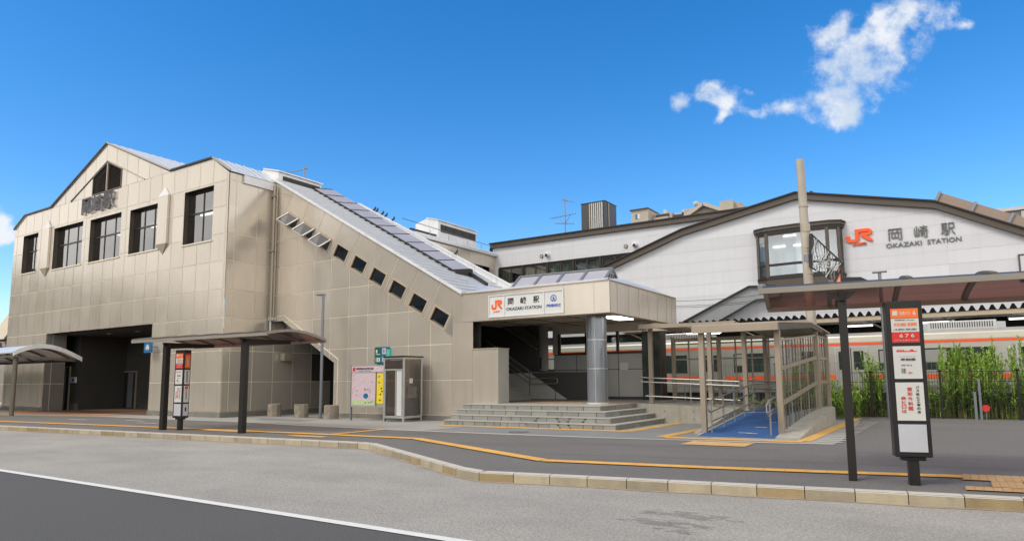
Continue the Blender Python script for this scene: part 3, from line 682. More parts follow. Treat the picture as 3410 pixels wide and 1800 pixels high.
# left staircase wing (mostly out of frame)
LW = thing('stair_wing', (-55, 19.9, .15), 'beige sloping stair wing at the far left edge, behind the arched canopy', 'building')
mb = MB(); reg = [(-66, .3), (-47.8, .3), (-47.8, 11.4), (-49.0, 10.7), (-59.5, 4.85), (-66, 4.85)]
fl = lambda u, v, d: (u, 20.6-d, v)
wq = [(-49.3-1.3*k, 9.0-.73*k) for k in range(7)]
cladding(mb, [reg[:3]+[(-49, 10.7), (-59.5, 4.85), (-66, 4.85)]], [-66+1.115*k for k in range(18)], ROWS[:9], [], fl)
mb.box(-66, -47.8, 20.62, 26, .15, 4.8, 'panel'); mb.build('wall', LW)
mb = MB()
for x, z in wq: mb.prism([(x, 20.56, z), (x-.81, 20.56, z-.45), (x-.45, 20.56, z-1.05), (x+.36, 20.56, z-.6)], (0, .03, 0), 'dark_metal')
each(mb, 'window', LW)
# the raised station name on the front
SG = thing('station_name_sign', (-37.75, YF-.3, 10.7), 'large steel kanji station name letters standing proud of the gabled front below the louvre', 'sign')
for i, ch in enumerate('岡崎駅'):
    x = -39.42+i*1.13; o = text('letter', ch, (x, x+1.0, 10.7, 11.58), (0, YF-.06, 0), X3, Z3, FN, 'letter_dark', SG, .09, .012)
    o.data.materials.append(MAT['letter_side'])
    for p in o.data.polygons:
        if abs(p.normal.y) < .5: p.material_index = 1
mb = MB(); 
for i in range(3): x = -39.0+i*1.13; mb.bar((x, YF-.1, 11.15), (x, YF, 11.15), .05, .05, 'letter_grey'); mb.bar((x+.3, YF-.1, 11.3), (x+.3, YF, 11.3), .05, .05, 'letter_grey')
each(mb, 'bracket', SG)

# ================================================================== STAIR WING
SW = thing('stair_wing', (-20.5, YS, .15), 'beige stair wing with sloping roof and nine tilted square windows, right of the gabled front', 'building')
sl = -.5614; TE = lambda x: 10.7+sl*(x+25.77)          # top edge
LE = lambda x: 8.91+(3.24-8.91)/9.93*(x+25.7)           # joint line under the windows
th = math.atan(sl); ex = np.array([math.cos(th), math.sin(th)]); ez = np.array([math.sin(th), -math.cos(th)])*-1
wc0 = np.array([-21.85, 7.075]); stp = np.array([1.09, -.612])
wcs = [wc0+stp*k for k in range(-3, 6)]
ezd = np.array([-.36, -.6]); ezd = ezd/np.linalg.norm(ezd)
exd = np.array([.81, -.45])/np.linalg.norm([.81, -.45])
def wq4(c, a, b): return [tuple(c-exd*a-ezd*b), tuple(c+exd*a-ezd*b), tuple(c+exd*a+ezd*b), tuple(c-exd*a+ezd*b)]
whole = [wq4(c, .46, .35) for c in wcs]
opening = [[(-26.41, .1), (-22.12, .1), (-22.12, 2.42), (-25.55, 4.38), (-26.41, 4.38)]]
opening = [[(-26.5, .1), (-22.12, .1), (-22.12, 2.42), (-26.5, 2.42)], [(-26.5, 2.42), (-22.12, 2.42), (-25.55, 4.38), (-26.5, 4.38)]]
f = lambda u, v, d: (u, YS-d, v)
mb = MB()
lower = [(-26.41, .3), (-14.83, .3), (-14.83, 2.72), (-15.77, LE(-15.77)), (-26.41, LE(-26.41))]
band_ = [(-26.41, LE(-26.41)), (-15.77, LE(-15.77)), (-15.35, 3.6), (-15.35, TE(-15.35)), (-25.77, TE(-25.77)), (-26.41, 10.85)]
b1 = [(-26.41, LE(-26.41)), (-15.77, LE(-15.77)), (-15.77, TE(-15.77)), (-25.77, 10.7), (-26.41, 10.98)]
b2 = [(-15.77, .3), (-14.83, .3), (-14.83, 3.77), (-15.77, 3.77)]
b3 = [(-15.77, 3.77), (-15.30, 3.77), (-15.30, 4.80), (-15.77, TE(-15.77))]
lower = [(-26.41, .3), (-15.77, .3), (-15.77, LE(-15.77)), (-26.41, LE(-26.41))]
SC = [-26.9]+[-25.76+1.115*k for k in range(10)]
SR = [.35, 1.65, 2.99, 4.33, 5.56, 6.85, 8.1, 9.4]
cladding(mb, [lower], SC, SR, whole+opening, f)
def rot(u, v):
    q = wc0+exd*u+(-ezd)*v; return (q[0], q[1])
cladding(mb, [b1], [-7.2+.63]+[-.625*1+1.25*k for k in range(-4, 7)]+[8.2], [-.9-.35, 2.6], whole, f, rot=lambda u, v: rot(u+.0, v))
cladding(mb, [b2], [-15.77, -14.83], [.35, 1.65, 3.77], [], f); cladding(mb, [b3], [-15.77, -14.83], [3.7, 5.0], [], f)
mb.box(-22.1, -14.85, YS-.05, YS+.1, .14, .34, 'plinth')
# pale frame round the passage opening
for p, q in (((-25.95, 4.6), (-25.4, 4.6)), ((-25.4, 4.6), (-21.87, 2.56)), ((-21.87, 2.56), (-21.87, .3))): mb.bar((p[0], YS-.012, p[1]), (q[0], YS-.012, q[1]), .03, .03, 'joint')

mb.build('wall', SW)
# passage under the stairs
mb = MB()
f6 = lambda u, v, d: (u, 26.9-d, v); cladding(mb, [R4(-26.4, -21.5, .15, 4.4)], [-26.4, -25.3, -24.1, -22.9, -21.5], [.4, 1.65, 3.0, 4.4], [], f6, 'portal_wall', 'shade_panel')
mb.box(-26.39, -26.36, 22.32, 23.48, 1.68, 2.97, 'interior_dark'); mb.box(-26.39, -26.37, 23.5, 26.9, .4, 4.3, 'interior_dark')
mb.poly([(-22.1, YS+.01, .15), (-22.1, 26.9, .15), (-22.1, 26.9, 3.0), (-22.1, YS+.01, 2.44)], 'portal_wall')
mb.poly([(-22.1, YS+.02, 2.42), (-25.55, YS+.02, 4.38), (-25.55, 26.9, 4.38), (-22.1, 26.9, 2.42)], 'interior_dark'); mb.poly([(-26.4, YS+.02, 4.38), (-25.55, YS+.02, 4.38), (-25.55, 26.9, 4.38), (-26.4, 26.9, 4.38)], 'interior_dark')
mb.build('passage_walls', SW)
mb = MB(); mb.prism([(-26.35, 20.42, 2.6), (-26.35, 20.9, 2.6), (-26.35, 20.9, 2.95), (-26.35, 20.42, 2.95)], (.3, 0, 0), 'coping'); mb.build('duct_hood', SW, bevel=.05)
# stair windows
for k, c in enumerate(wcs):
    mb = MB(); o_, i_ = wq4(c, .46, .35), wq4(c, .385, .275); y0, y1 = YS-.02, YS+.14
    for i in range(4):
        j = (i+1) % 4; mt = 'beige_frame'
        mb.prism([(o_[i][0], y0, o_[i][1]), (o_[j][0], y0, o_[j][1]), (i_[j][0], y0, i_[j][1]), (i_[i][0], y0, i_[i][1])], (0, y1-y0, 0), mt)
    wn = mb.build('window', SW)
    if k < 3:                                   # three sashes stand open, hinged at the top corner side
        wn['label'] = 'sash pushed open outwards'
        mb = MB(); mb.poly([(q[0], YS+.12, q[1]) for q in i_], 'interior_dark'); mb.build('dark_opening', wn)
        A = [Vector((q[0], YS-.04, q[1])) for q in i_]; outw = Vector((0, -.42, 0))
        A[2] = A[2]+outw+Vector((0, 0, .12)); A[3] = A[3]+outw+Vector((0, 0, .12))
        mb = MB()
        for i in range(4): mb.bar(A[i], A[(i+1) % 4], .05, .05, 'silver' if i else 'beige_frame', up=(0, 1, 0))
        mb.poly(A, 'glass_tint'); mb.build('sash', wn)
    else:
        mb = MB(); ii = wq4(c, .34, .23); y = YS+.06
        for i in range(4): mb.bar((i_[i][0], y, i_[i][1]), (i_[(i+1) % 4][0], y, i_[(i+1) % 4][1]), .05, .05, 'window_frame', up=(0, 1, 0))
        mb.poly([(q[0], y+.02, q[1]) for q in i_], 'glass_facade'); mb.build('pane', wn)
c = wcs[-1]; mb = MB(); mb.prism([(-15.78, YS-.015, 4.04), (-15.78, YS-.015, 3.28), (-16.13, YS-.015, 3.48)], (0, .01, 0), 'shade_panel'); mb.build('corner_infill', SW)
mb = MB(); mb.box(-21.85, -14.9, YS+.5, YS+.6, .3, 4.6, 'interior_dark')
mb.poly([(-26.3, YS+.8, 3.8), (-15.4, YS+.8, 1.5), (-15.4, YS+.8, 4.5), (-26.3, YS+.8, 10.3)], 'interior_wall'); mb.build('interior', SW)
# sloping roof with seams, skylight strip and rear parapet
mb = MB(); x0, x1 = -26.6, -15.3; zr = lambda x: TE(x)+.03
mb.prism([(x0, YS-.06, zr(x0)), (x1, YS-.06, zr(x1)), (x1, YS-.06, zr(x1)-.08), (x0, YS-.06, zr(x0)-.08)], (0, 4.9, 0), 'roof_metal')
mb.bar((x0, YS-.05, zr(x0)+.0), (x1, YS-.05, zr(x1)+.0), .1, .09, 'white_cap')
n = 32
for k in range(n):
    x = x0+.2+(x1-x0-.3)*k/(n-1); mb.bar((x, YS+.0, zr(x)+.03), (x, 22.25, zr(x)+.03), .03, .06, 'roof_seam')
    if k > n-9 or 1: mb.bar((x, 23.75, zr(x)+.03), (x, 24.7, zr(x)+.03), .03, .06, 'roof_seam')
mb.bar((-15.5, YS+.1, 4.9), (-16.9, 22.3, 5.72), .05, .05, 'dark_metal')
srf = mb.build('roof', SW)
mb = MB(); x0, x1 = -26.5, -17.6; zb = lambda x: zr(x)+.0; hA, hB, yA, yB = .13, .32, 22.27, 23.45
mb.prism([(x0, yA-.05, zb(x0)-.02), (x1, yA-.05, zb(x1)-.02), (x1, yA-.05, zb(x1)+hA), (x0, yA-.05, zb(x0)+hA)], (0, .08, 0), 'dark_metal')
mb.prism([(x0, yB, zb(x0)), (x1, yB, zb(x1)), (x1, yB, zb(x1)+hB), (x0, yB, zb(x0)+hB)], (0, .08, 0), 'roof_seam')
mb.bar((x0, yB+.45, zb(x0)+.15), (x1+.8, yB+.45, zb(x1+.8)+.15), .08, .1, 'roof_seam')
mb.prism([(x1, yA-.05, zb(x1)), (x1, yB+.08, zb(x1)), (x1, yB+.08, zb(x1)+hB), (x1, yA-.05, zb(x1)+hA)], (.06, 0, 0), 'dark_metal')
mb.prism([(x1+.06, yB-.15, zb(x1)+.02), (x1+.9, yB-.15, zb(x1+.9)+.02), (x1+.9, yB-.15, zb(x1+.9)+.14), (x1+.06, yB-.15, zb(x1)+.16)], (0, .2, 0), 'dark_metal')
for k in range(11):
    x = x0+(x1-x0)*k/10; mb.bar((x, yA, zb(x)+hA+.005), (x, yB, zb(x)+hB+.005), .05, .03, 'dark_metal')
sk = mb.build('skylight', srf)
mb = MB(); mb.poly([(x0, yA, zb(x0)+hA), (x1, yA, zb(x1)+hA), (x1, yB, zb(x1)+hB), (x0, yB, zb(x0)+hB)], 'glass_skylight'); mb.build('glazing', srf)
mb = MB(); x0, x1 = -25.9, -15.8; zp = lambda x: 10.97+(6.14-10.97)/8.99*(x+26.15)
for k in range(8):
    xa, xb = x0+(x1-x0)*k/8+.01, x0+(x1-x0)*(k+1)/8-.01
    mb.prism([(xa, 24.7, zr(xa)-.1), (xb, 24.7, zr(xb)-.1), (xb, 24.7, zp(xb)+.06), (xa, 24.7, zp(xa)+.06)], (0, .15, 0), 'white_cap', tone=random.random())
mb.bar((x0, 24.77, zp(x0)+.09), (x1, 24.77, zp(x1)+.09), .24, .05, 'white_cap'); mb.build('rear_parapet', SW)
mb = MB(); mb.prism([(-26.3, 24.8, .3), (-15.0, 24.8, .3), (-15.0, 24.8, 4.7), (-26.3, 24.8, 10.9)], (0, .1, 0), 'interior_dark'); mb.build('rear_wall', SW)
dp = thing('downpipe', (-26.2, 19.8, 4.4), 'grey metal downpipe in the corner between gabled front and stair wing', 'pipe')
mb = MB(); mb.tube([(-26.25, 19.78, 10.75), (-26.25, 19.78, 4.55)], .065, 'coping', 10); mb.tube([(-26.08, 19.8, 10.7), (-26.08, 19.8, 4.6)], .03, 'coping', 8); mb.build('pipe', dp, smooth=True)
mb = MB(); mb.box(-26.35, -25.95, 19.7, 19.88, 4.42, 4.56, 'silver'); mb.tube([(-26.25, 19.78, 4.45), (-26.25, 19.78, 3.7)], .05, 'silver', 8)
for z in (7.6, 10.2): mb.box(-26.38, -26.15, 19.68, 19.88, z, z+.06, 'coping')
each(mb, 'bracket', dp)
br = random.Random(2)
for i, (u, v) in enumerate(((962, 519), (971, 527), (942, 512), (948, 513), (989, 543), (1147, 612))):
    p = W('y', 24.77, u, v); zt = zp(p[0])+.085
    mb = MB(); q = Vector((p[0], 24.77, zt))
    pts = [(-.17, .05, .012), (-.1, .075, .03), (0, .1, .055), (.07, .135, .06), (.1, .18, .035), (.115, .215, .035), (.15, .215, .006)]
    for a, b in zip(pts[:-1], pts[1:]): mb.tube([q+Vector((a[0]*.5, a[0]*.3, a[1]*1.2)), q+Vector((b[0]*.5, b[0]*.3, b[1]*1.2))], a[2], 'bird', 8, b[2])
    for sgn in (-.015, .015): mb.tube([q+Vector((0, sgn, 0)), q+Vector((0, sgn, .08))], .005, 'bird', 5)
    tag(mb.build('pigeon', smooth=True), 'dark pigeon perched on the sloping rear parapet of the stair wing roof', 'bird', 'pigeons on the stair roof parapet')

# ================================================================== BRIDGE BEHIND
BR = thing('bridge_building', (-27.5, 30, 6), 'beige covered footbridge over the tracks behind the stair wing, with grey roof and raised vent', 'building')
mb = MB(); fb = lambda u, v, d: (-26.4+d, u, v)
wz0, wz1 = 8.5, 9.3
cladding(mb, [R4(28, 38, 6.2, 10.15)], [25+1.0*k for k in range(14)], [6.2, 10.15], [R4(33.9, 37.3, wz0, wz1)], fb)
mb.box(-29.4, -26.45, 37.9, 38, 6.2, 10.2, 'interior_dark'); mb.box(-29.5, -26.5, 25, 38, 6, 6.2, 'interior_dark'); mb.box(-29.5, -29.3, 25, 38, 6.2, 10.2, 'interior_wall')
for k in range(5): mb.box(-26.45, -26.36, 34+k*.8, 34.07+k*.8, wz0, wz1, 'window_frame')
mb.build('wall', BR)
mb = MB(); mb.prism([(-26.2, 30.3, 10.12), (-26.2, 30.3, 10.3), (-28.4, 30.3, 11.0), (-30.6, 30.3, 10.3), (-30.6, 30.3, 10.12)], (0, 7.9, 0), 'roof_metal')
for k in range(18): y = 30.5+k*.43; mb.bar((-26.2, y, 10.33), (-28.4, y, 11.03), .03, .05, 'roof_seam')
mb.bar((-27.3, 30.3, 10.8), (-27.3, 32.7, 10.8), .14, .1, 'dark_metal')
mb.tube([(-26.3, 28.5, 10.95), (-26.3, 38, 10.75)], .02, 'grey_steel', 6)
for y in (31.2, 33, 35, 36.5): mb.tube([(-26.5, y, 10.3), (-26.5, y, 10.75)], .02, 'grey_steel', 6)
brf = mb.build('roof', BR)
dormer(-27.2, 32.8, 36.9, 10.6, 11.78, .95, BR, 11.1, 11.58)

# ================================================================== ENTRANCE CANOPY
EC = thing('entrance_canopy', (-12, 22.5, .8), 'beige entrance canopy on a grey column, with glazed ridge skylight above the name panel', 'building')
XL, XR, ZB, ZT = -15.33, -9.31, 3.77, 4.81
mb = MB()
cladding(mb, [R4(-15.30, XR, ZB, ZT)], [-15.30, -14.62, -10.98, -9.87, XR+.02], [ZB, ZT], [R4(-14.1, -11.0, 3.86, 4.66)], lambda u, v, d: (u, YS-.01-d, v), gap=.012)
cladding(mb, [R4(YS, 26.0, ZB, ZT)], [YS, 20.45, 21.35, 22.25, 23.1, 24.0, 24.95, 25.5, 26.0], [ZB, ZT], [], lambda u, v, d: (XR+d, u, v))
mb.box(-15.3, XR-.02, YS+.02, YS+.3, ZB-.004, ZT, 'coping'); mb.box(XR-.3, XR-.02, YS+.3, 26, ZB-.004, ZT, 'coping'); mb.box(-15.3, XR, 25.9, 26.1, ZB, ZT, 'panel')
mb.bar((-15.3, YS-.0, ZT+.015), (XR, YS-.0, ZT+.015), .1, .03, 'coping'); mb.bar((XR, YS, ZT+.015), (XR, 26, ZT+.015), .1, .03, 'coping')
mb.build('fascia', EC)
mb = MB(); mb.poly([(-17, YS+.2, 3.95), (XR-.2, YS+.2, 3.95), (XR-.2, 26, 3.95), (-17, 26, 3.95)], 'ceiling')
for k in range(4): mb.box(-15.2+k*1.6, -15.17+k*1.6, YS+.3, 25.9, 3.93, 3.945, 'interior_joint')
for y in (22.3, 24.2): mb.box(-15.2, XR-.3, y, y+.02, 3.93, 3.945, 'interior_joint')
mb.build('ceiling', EC)
mb = MB(); mb.box(-10.95, -10.35, 22.8, 24.2, 3.9, 3.94, 'lamp_soft'); mb.build('ceiling_light', EC)
# light sloped roof of the canopy
mb = MB(); Z1 = 5.1
mb.poly([(XL, YS-.02, ZT+.02), (XR, YS-.02, ZT+.02), (-9.7, 21.4, Z1), (-15.3, 21.4, Z1)], 'roof_metal'); mb.poly([(XR, YS-.02, ZT+.02), (XR, 26, ZT+.02), (-9.7, 24.5, Z1), (-9.7, 21.4, Z1)], 'roof_metal')
mb.poly([(-15.6, 21.4, Z1), (-9.7, 21.4, Z1), (-9.7, 24.5, Z1), (-15.6, 24.5, Z1)], 'roof_metal'); mb.poly([(XR, 26, ZT+.02), (-17, 26, ZT+.02), (-17, 24.5, Z1), (-9.7, 24.5, Z1)], 'roof_metal')
mb.poly([(-17, 21.3, 5.75), (XL, YS, 4.84), (-15.3, 24.7, 5.1), (-17, 24.7, 5.75)], 'roof_metal')
for k in range(5): y = YS+.15+k*.3; z = ZT+.04+(Z1-ZT)*(y-YS)/1.5; mb.bar((XL+.1, y, z), (-10, y, z), .03, .04, 'roof_seam')
mb.build('roof', EC)
mb = MB(); a, b = (-14.7, 22.95, 5.8), (-10.62, 22.95, 5.76); c0, c1 = (-14.7, 22.05, 5.08), (-10.62, 22.05, 5.08); d0, d1 = (-14.7, 23.75, 5.08), (-10.62, 23.75, 5.08)
def lerp(p, q, t): return tuple(p[i]+(q[i]-p[i])*t for i in range(3))
for p, q in ((a, b), (c0, c1), (b, c1), (b, d1), (a, d0), (a, c0), (d0, d1)): mb.bar(p, q, .09, .06, 'grey_steel')
for k in range(1, 4): mb.bar(lerp(a, b, k/4), lerp(c0, c1, k/4), .1, .05, 'grey_steel'); mb.bar(lerp(a, b, k/4), lerp(d0, d1, k/4), .1, .05, 'grey_steel')
sk = mb.build('skylight', EC)
mb = MB(); dn = Vector((0, 0, -.03))
for P in ((a, b, c1, c0), (a, b, d1, d0)): mb.poly([Vector(p)+dn for p in P], 'glass_skylight')
mb.poly([b, c1, d1], 'interior_dark'); mb.build('glazing', sk)
mb = MB()
for t in (.3, .6, .85): mb.bar(lerp(b, c1, t), lerp(b, d1, t), .03, .03, 'silver')
for t in (.3, .5, .7): mb.bar(b, lerp(c1, d1, t), .03, .03, 'silver')
mb.build('end_lattice', sk)
# column
FZ = .81; cxm, cym, cr = -10.27, 20.82, .335
mb = MB()
for z0, z1 in ((FZ+.05, 1.965), (2.0, 2.935), (2.97, 3.95)): mb.tube([(cxm, cym, z0), (cxm, cym, z1)], cr, 'column_clad', 32, tone=random.random())
for z in (1.965, 2.935): mb.tube([(cxm, cym, z), (cxm, cym, z+.035)], cr+.012, 'silver', 32)
mb.tube([(cxm, cym, FZ), (cxm, cym, FZ+.05)], cr+.03, 'poster_white', 32)
for a_ in (-75, 15, 105, -165): mb.bar((cxm+cr*math.cos(math.radians(a_)), cym+cr*math.sin(math.radians(a_)), FZ+.05), (cxm+cr*math.cos(math.radians(a_)), cym+cr*math.sin(math.radians(a_)), 3.95), .02, .012, 'silver')
mb.build('column', EC, smooth=True)
# half-height beige wing wall beside the stairs
mb = MB(); cladding(mb, [R4(-14.83, -13.7, .8, 2.74)], [-14.83, -13.7], [.8, 2.74], [], lambda u, v, d: (u, YS-.02-d, v), gap=.02)
mb.box(-14.83, -13.7, YS, 20.56, .8, 2.74, 'interior_wall'); mb.box(-14.85, -13.68, YS-.05, 20.58, 2.74, 2.78, 'coping'); mb.build('wing_wall', EC)
# interior: floor, low wall, back wall with windows, stair flight
mb = MB()
mb.poly([(-15, 21.9, FZ+.004), (-9.4, 21.9, FZ+.004), (-9.4, 26, FZ+.004), (-15, 26, FZ+.004)], 'paver_dark')
fi = lambda y: (lambda u, v, d: (u, y-d, v))
cladding(mb, [[(-17.5, FZ+1.1), (-15.1, FZ), (-12.4, FZ), (-12.4, 1.92), (-15.1, 1.92), (-17.5, 3.4)]], [-17.5, -16.4, -15.14, -13.9, -12.65, -12.4], [FZ+.02, 3.5], [], fi(24.3), 'interior_wall', 'interior_joint')
mb.box(-15.1, -12.4, 24.31, 24.45, 1.8, 1.93, 'interior_wall'); mb.bar((-15.1, 24.36, 1.95), (-17.5, 24.36, 3.43), .16, .04, 'grey_steel'); mb.bar((-15.1, 24.36, 1.95), (-12.4, 24.36, 1.95), .16, .04, 'grey_steel')
cladding(mb, [R4(-18, -14.86, FZ, 4.6)], [-18, -17, -15.9, -14.86], [FZ, 2.0, 4.6], [], fi(25.4), 'interior_wall', 'interior_joint')
mb.bar((-14.86, 24.5, 3.12), (-17.0, 24.5, 4.5), .1, .5, 'interior_dark'); mb.bar((-14.86, 24.45, 2.9), (-17.0, 24.45, 4.2), .1, .04, 'grey_steel')
cladding(mb, [R4(-14.86, -10.65, FZ, 2.72)], [-14.86, -13.75, -12.4, -11.8, -10.67], [FZ+.1, 2.04, 2.7], [], fi(25.9), 'interior_wall', 'interior_joint')
mb.box(-14.9, -14.6, 25.85, 26.0, 2.72, 3.95, 'interior_wall'); mb.box(-14.6, -10.6, 25.85, 26.0, 3.6, 3.95, 'ceiling')
mb.box(-14.62, -10.6, 25.82, 25.9, 2.70, 2.78, 'window_frame')
for x in (-14.62, -13.3, -11.85, -10.66): mb.box(x, x+.1, 25.82, 25.92, 2.78, 3.6, 'window_frame')
mb.box(-10.62, -10.55, 25.7, 26.0, FZ, 3.7, 'coping')
mb.poly([(-18, 20.6, 3.0), (-18, 25.4, 3.0), (-18, 25.4, 4.6), (-18, 20.6, 4.6)], 'interior_dark')
mb.build('interior_walls', EC)
mb = MB(); mb.poly([(-14.6, 25.87, 2.78), (-10.6, 25.87, 2.78), (-10.6, 25.87, 3.6), (-14.6, 25.87, 3.6)], 'glass_clear'); mb.build('window_pane', EC)
mb = MB()
for k in range(12): mb.box(-19.5, -15.1-k*.31, 20.6, 24.3, FZ+k*.165, FZ+(k+1)*.165, 'paver', .5+.3*math.sin(k)); mb.box(-15.16-k*.31, -15.09-k*.31, 20.6, 24.3, FZ+(k+1)*.165, FZ+(k+1)*.165+.006, 'tactile_pale')
mb.build('stair_flight', EC)
mb = MB(); mb.poly([(-13.45, 20.6, FZ+.008), (-9.4, 20.55, FZ+.008), (-9.4, 20.85, FZ+.008), (-13.45, 20.9, FZ+.008)], 'tactile'); mb.build('tactile_strip', EC)
mb = MB(); mb.box(-13.5, -9.45, 21.5, 22.3, FZ+.004, FZ+.009, 'tactile_old'); mb.build('tactile_strip', EC)
t = thing('wall_handrail', (-14, 24.1, FZ), 'double bright metal handrail along the low grey wall inside the entrance', 'handrail')
mb = MB(); y = 24.15
for dz in (0, -.22): mb.tube([(-17.2, y, 3.05+dz), (-16, y, 2.3+dz), (-15.05, y, 1.69+dz), (-13.8, y, 1.69+dz)], .02, 'rail_steel', 8)
mb.tube([(-13.8, y, 1.69), (-13.72, y, 1.66), (-13.72, y, 1.5), (-13.8, y, 1.47)], .02, 'rail_steel', 8)
mb.build('rail', t, smooth=True)
mb = MB()
for x, z in ((-16, 2.2), (-15.05, 1.6), (-14, 1.6)): mb.bar((x, y, z), (x, 24.3, z), .03, .03, 'rail_steel')
each(mb, 'bracket', t)
t = thing('paper_notice', (-11.5, 25.84, 2.1), 'blank white paper notice stuck on the grey panel right of the column', 'notice')
mb = MB(); mb.box(-11.72, -11.36, 25.86, 25.868, 2.02, 2.32, 'poster_white'); mb.build('sheet', t)
t = thing('control_box', (-15.2, 25.35, 1.5), 'narrow dark switch panel on the grey wall inside the entrance', 'box')
mb = MB(); mb.box(-15.4, -15.2, 25.32, 25.39, 2.1, 2.6, 'interior_joint'); mb.build('housing', t, bevel=.01); mb = MB(); mb.box(-15.33, -15.27, 25.3, 25.32, 2.3, 2.36, 'silver'); mb.build('switch', t)
# name panel
NP = thing('name_board', (-12.5, YS-.05, 3.86), 'white station name panel with orange mark, black kanji and blue emblem on the entrance canopy', 'sign')
mb = MB(); x0, x1, z0, z1 = -14.1, -11.0, 3.86, 4.66; yb = YS-.02
mb.box(x0, x1, yb, yb+.03, z0, z1, 'sign_white')
mb.build('board', NP)
mb = MB()
for a_, b_, c_, d_ in ((x0, x1, z1-.03, z1), (x0, x1, z0, z0+.03), (x0, x0+.03, z0+.03, z1-.03), (x1-.03, x1, z0+.03, z1-.03), (-13.43, -13.4, z0+.03, z1-.03), (-11.78, -11.75, z0+.03, z1-.03)): mb.box(a_, b_, yb-.03, yb, c_, d_, 'white_cap')
mb.build('frame', NP)
o0 = (0, yb, 0)
mb = MB(); rail_logo(mb, -13.98, -13.52, 4.14, 4.48, o0, X3, Z3, FN, .008, 'orange'); mb.build('rail_mark', NP)
text('lettering', 'JR東海', (-13.9, -13.62, 4.02, 4.10), o0, X3, Z3, FN, 'orange', NP, .006, .03)
for i, ch in enumerate('岡崎駅'): x = -13.27+i*.53; text('lettering', ch, (x, x+.24, 4.27, 4.51), o0, X3, Z3, FN, 'ink', NP, .008, .02)
text('lettering', 'OKAZAKI STATION', (-13.33, -11.88, 4.07, 4.18), o0, X3, Z3, FN, 'ink', NP, .008, .02)
def emblem(mb, cx_, cz_, r, y, mt):
    for k in range(24):
        a0, a1 = math.radians(k*15-105+30), math.radians((k+1)*15-105+30)
        if k in (0,): pass
        pts = [(cx_+rr_*math.cos(t_), y, cz_+rr_*math.sin(t_)) for rr_, t_ in ((r, a0), (r, a1), (r*.76, a1), (r*.76, a0))]
        if 255 < math.degrees(a0+a1)/2 % 360 < 285: continue
        mb.prism(pts, (0, -.008, 0), mt)
    for s in (-1, 1):
        mb.prism([(cx_+s*a*r, y-.0005, cz_+b*r) for a, b in ((0, .5), (.0, .2), (.12, -.85), (.38, -.85), (.2, .3))], (0, -.008, 0), mt)
mb = MB(); emblem(mb, -11.4, 4.38, .12, yb, 'blue_ink'); mb.build('emblem', NP)
text('lettering', '愛知環状鉄道', (-11.68, -11.12, 4.08, 4.19), o0, X3, Z3, FN, 'blue_ink', NP, .006, .03)

# ================================================================== STONE STEPS
SP = thing('stone_steps', (-11.5, 18.2, .15), 'grey stone block steps, four high, wrapping the corner below the entrance canopy', 'steps')
mb = MB(); sr = random.Random(4)
for k in range(4):
    z0, z1 = .15+k*.165, .15+(k+1)*.165; yf = 18.2+k*.35; xr = -8.42-k*.33; xl = -14.79
    mb.box(xl+.01, xr-.01, yf+.01, 22.25, z0-.01, z1-.03, 'step_joint')
    x = xl
    while x < xr-.05:
        wd = sr.uniform(.32, .62) if k else sr.uniform(.2, .5); x2 = min(x+wd, xr)
        if xr-x2 < .15: x2 = xr
        if k < 2 and -12.2 < x < -9.9 and sr.random() < .7:     # crazy paving facing
            zm = (z0+z1-.04)/2; t_ = sr.uniform(-.12, .12)
            A = [(x+.008, z0+.003), (x2-.008+t_, z0+.003), (x2-.008-t_, z1-.038), (x+.008, z1-.038)]
            mb.prism([(p[0], yf, p[1]) for p in A], (0, .02, 0), 'step_stone', tone=sr.random())
        else: mb.box(x+.012, x2-.012, yf, yf+.02, z0+.004, z1-.036, 'step_stone', sr.random())
        x = x2
    y = yf
    while y < 22.2:
        y2 = min(y+sr.uniform(.35, .6), 22.24); mb.box(xr-.02, xr, y+.012, y2-.012, z0+.004, z1-.036, 'step_stone', sr.random()); y = y2
    # tread slabs with slight nosing
    x = xl
    while x < xr-.05:
        x2 = min(x+.62, xr+.015)
        if xr-x2 < .2: x2 = xr+.015
        mb.box(x+.003, x2-.003, yf-.015, (yf+.36 if k < 3 else 22.0), z1-.03, z1, 'step_edge', sr.random()); x = x2
    y = yf+.36
    while y < 22.1 and k < 3:
        y2 = min(y+.6, 22.25); mb.box(xr-.36, xr+.015, y+.003, y2-.003, z1-.03, z1, 'step_edge', sr.random()); y = y2
    if k == 3: mb.box(xr-.4, xr+.015, 22.0, 22.25, z1-.03, z1, 'step_edge')
mb.build('steps', SP)

# ================================================================== RAMP
RP = thing('access_ramp', (-5, 20, .15), 'concrete wheelchair ramp with bright blue floor between entrance and walkway', 'ramp')
XA, XB = -5.75, -3.85
mb = MB()
mb.prism([(-9.5, 22.05, .1), (XA-.1, 22.05, .1), (XA-.1, 22.05, .66), (-9.5, 22.05, .81)], (0, 4.0, 0), 'concrete')
mb.prism([(XA-.1, 17.9, .1), (XA-.1, 22.05, .1), (XA-.1, 22.05, .70), (XA-.1, 21.8, .70), (XA-.1, 17.9, .2)], (-.17, 0, 0), 'concrete')
mb.prism([(XA-.1, 22.05, .1), (XB, 22.05, .1), (XB, 26.0, .1), (XA-.1, 26.0, .1)], (0, 0, .46), 'concrete')
mb.prism([(XA-.1, 17.4, .12), (XA-.1, 22.1, .12), (XA-.1, 22.1, .57), (XA-.1, 17.6, .158)], (1.98, 0, 0), 'concrete')
for x in (-8.4, -7.4, -6.6):
    for z in (.3, .55): mb.tube([(x, 22.06, z), (x, 22.04, z)], .018, 'step_joint', 8)
